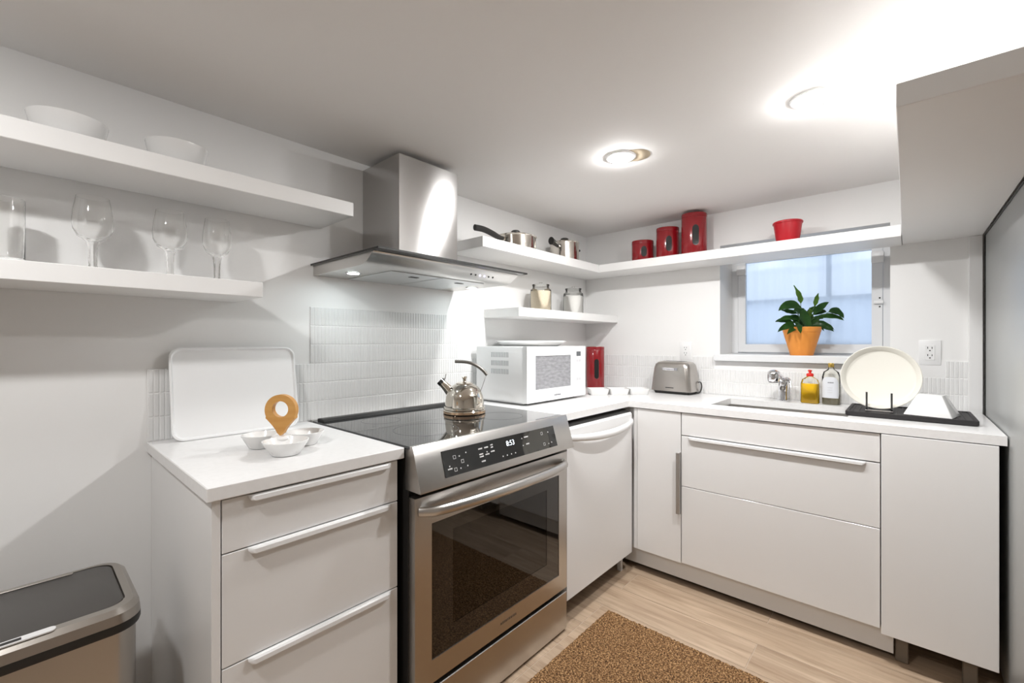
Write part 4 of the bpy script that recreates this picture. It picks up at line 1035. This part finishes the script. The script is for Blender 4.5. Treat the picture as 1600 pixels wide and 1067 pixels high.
# ------------------------------------------------------------------ potted plant on the sill
SILLZ = OZ0 + 0.0225
PX, PY = 0.060, -1.353
t = thing('potted_plant', 'leafy green plant in an orange terracotta pot on the window sill', 'plant', (PX, PY, SILLZ + 0.0003), ROT_FACE)
pot = obj('terracotta_pot', lathe(B(), [(0, 0), (0.053, 0), (0.055, 0.003), (0.062, 0.032), (0.073, 0.072), (0.082, 0.104), (0.0870, 0.126), (0.0870, 0.1275), (0.0890, 0.1285), (0.0920, 0.152), (0.090, 0.155), (0.084, 0.154), (0.080, 0.135), (0, 0.133)], 48), TERRA, t)
obj('soil', lathe(B(), [(0, 0.142), (0.05, 0.141), (0.079, 0.138), (0.079, 0.1345), (0, 0.1345)], 28), SOIL, t)
def leaf(base, mid, tip, wid, m, fold=0.25, bend=1.0):
    base, mid, tip = Vector(base), Vector(mid), Vector(tip)
    n = 10; bm = B(); rows = []
    for i in range(n + 1):
        s = i / n
        p = base * (1 - s) ** 2 + mid * 2 * s * (1 - s) + tip * s * s
        d = ((mid - base) * (1 - s) + (tip - mid) * s).normalized()
        view = Vector((0, -1, 0.35)).normalized()
        side = d.cross(view).normalized()
        nr = side.cross(d).normalized()
        wv = wid * (math.sin(PI * min(1, (s * 0.97 + 0.015)) ** 0.85)) ** 0.9 * 0.5
        ripple = 0.0025 * math.sin(i * 1.7)
        rows.append([bm.verts.new(p - side * wv + nr * (fold * wv + ripple)), bm.verts.new(p - side * wv * .5 + nr * fold * wv * .4), bm.verts.new(p), bm.verts.new(p + side * wv * .5 + nr * fold * wv * .4), bm.verts.new(p + side * wv + nr * (fold * wv - ripple))])
    for a, b_ in zip(rows, rows[1:]):
        for k in range(4): bm.faces.new((a[k], a[k + 1], b_[k + 1], b_[k]))
    bmesh.ops.solidify(bm, geom=bm.faces[:], thickness=0.0006)
    return obj('leaf', bm, m, t, smooth=60)
def stem(a, b_, c_=None):
    a, b_ = Vector(a), Vector(b_)
    mid = (a + b_) / 2 + Vector((0, 0, 0.008))
    obj('stem', tube(B(), arc_pts([a, mid, b_], 4), 0.0017, 6), STEMM, t)
K = 0.00345     # metres per photo pixel at the plant
def lp(u, v, f=0.0): return ((u - 1251.5) * K, f, (553.0 - v) * K)
LV = [  # blade base, middle, tip (photo outline), depth, width in px, young?
    ((1250, 470), (1250, 461), (1239, 441), 0.00, 8.5, 1), ((1273, 475), (1276, 464), (1281, 453), 0.01, 6.5, 1),
    ((1250, 477), (1228, 466), (1212, 482), -0.01, 13, 0), ((1246, 476), (1240, 470), (1236, 465), 0.02, 5, 1),
    ((1256, 486), (1258, 480), (1256, 475), 0.03, 8, 0), ((1270, 487), (1281, 474), (1295, 468), 0.00, 9, 0),
    ((1272, 488), (1286, 480), (1297, 483), 0.02, 8, 0), ((1270, 493), (1300, 486), (1314, 498), -0.02, 7.5, 0), ((1292, 484), (1302, 478), (1311, 495), -0.03, 11, 0),
    ((1250, 489), (1240, 479), (1231, 484), -0.03, 10, 0), ((1250, 480), (1240, 497), (1252, 511), -0.06, 15, 0), ((1246, 497), (1228, 488), (1214, 498), 0.00, 7, 0),
    ((1244, 501), (1224, 494), (1216, 499), 0.03, 7, 0), ((1238, 506), (1220, 503), (1204, 516), -0.04, 9, 0), ((1236, 500), (1230, 505), (1229, 519), -0.085, 9, 0),
    ((1262, 504), (1280, 496), (1296, 513), -0.03, 7, 0), ((1264, 503), (1275, 497), (1288, 515), 0.00, 7, 0), ((1262, 505), (1272, 505), (1281, 514), -0.06, 8, 0),
    ((1264, 494), (1264, 484), (1270, 487), 0.02, 9, 0), ((1258, 505), (1266, 492), (1262, 482), 0.00, 12, 0), ((1246, 505), (1244, 492), (1236, 489), 0.01, 12, 0),
    ((1252, 508), (1248, 494), (1246, 484), -0.02, 11, 0), ((1258, 508), (1266, 502), (1272, 496), -0.03, 9, 0), ((1240, 509), (1230, 500), (1222, 505), -0.01, 9, 0),
    ((1248, 486), (1236, 482), (1226, 480), 0.03, 7, 0), ((1262, 490), (1272, 478), (1284, 474), 0.03, 7, 0), ((1268, 497), (1282, 490), (1292, 494), 0.02, 6, 0), ((1254, 494), (1258, 486), (1254, 478), -0.04, 8, 1),
    ((1262, 508), (1280, 504), (1290, 516), -0.05, 7, 0), ((1242, 508), (1226, 508), (1214, 520), -0.06, 7, 0)]
for (b0, b1, b2, f_, wd, yg) in LV:
    leaf(lp(*b0, f_ * .5), lp(*b1, f_), lp(*b2, f_ * 1.3), wd * K * 1.15, LEAFY if yg else LEAF)
    q = Vector(lp(*b0, f_ * .5))
    if q.z > 0.150: stem((q.x * 0.12, f_ * .15, 0.141), q)
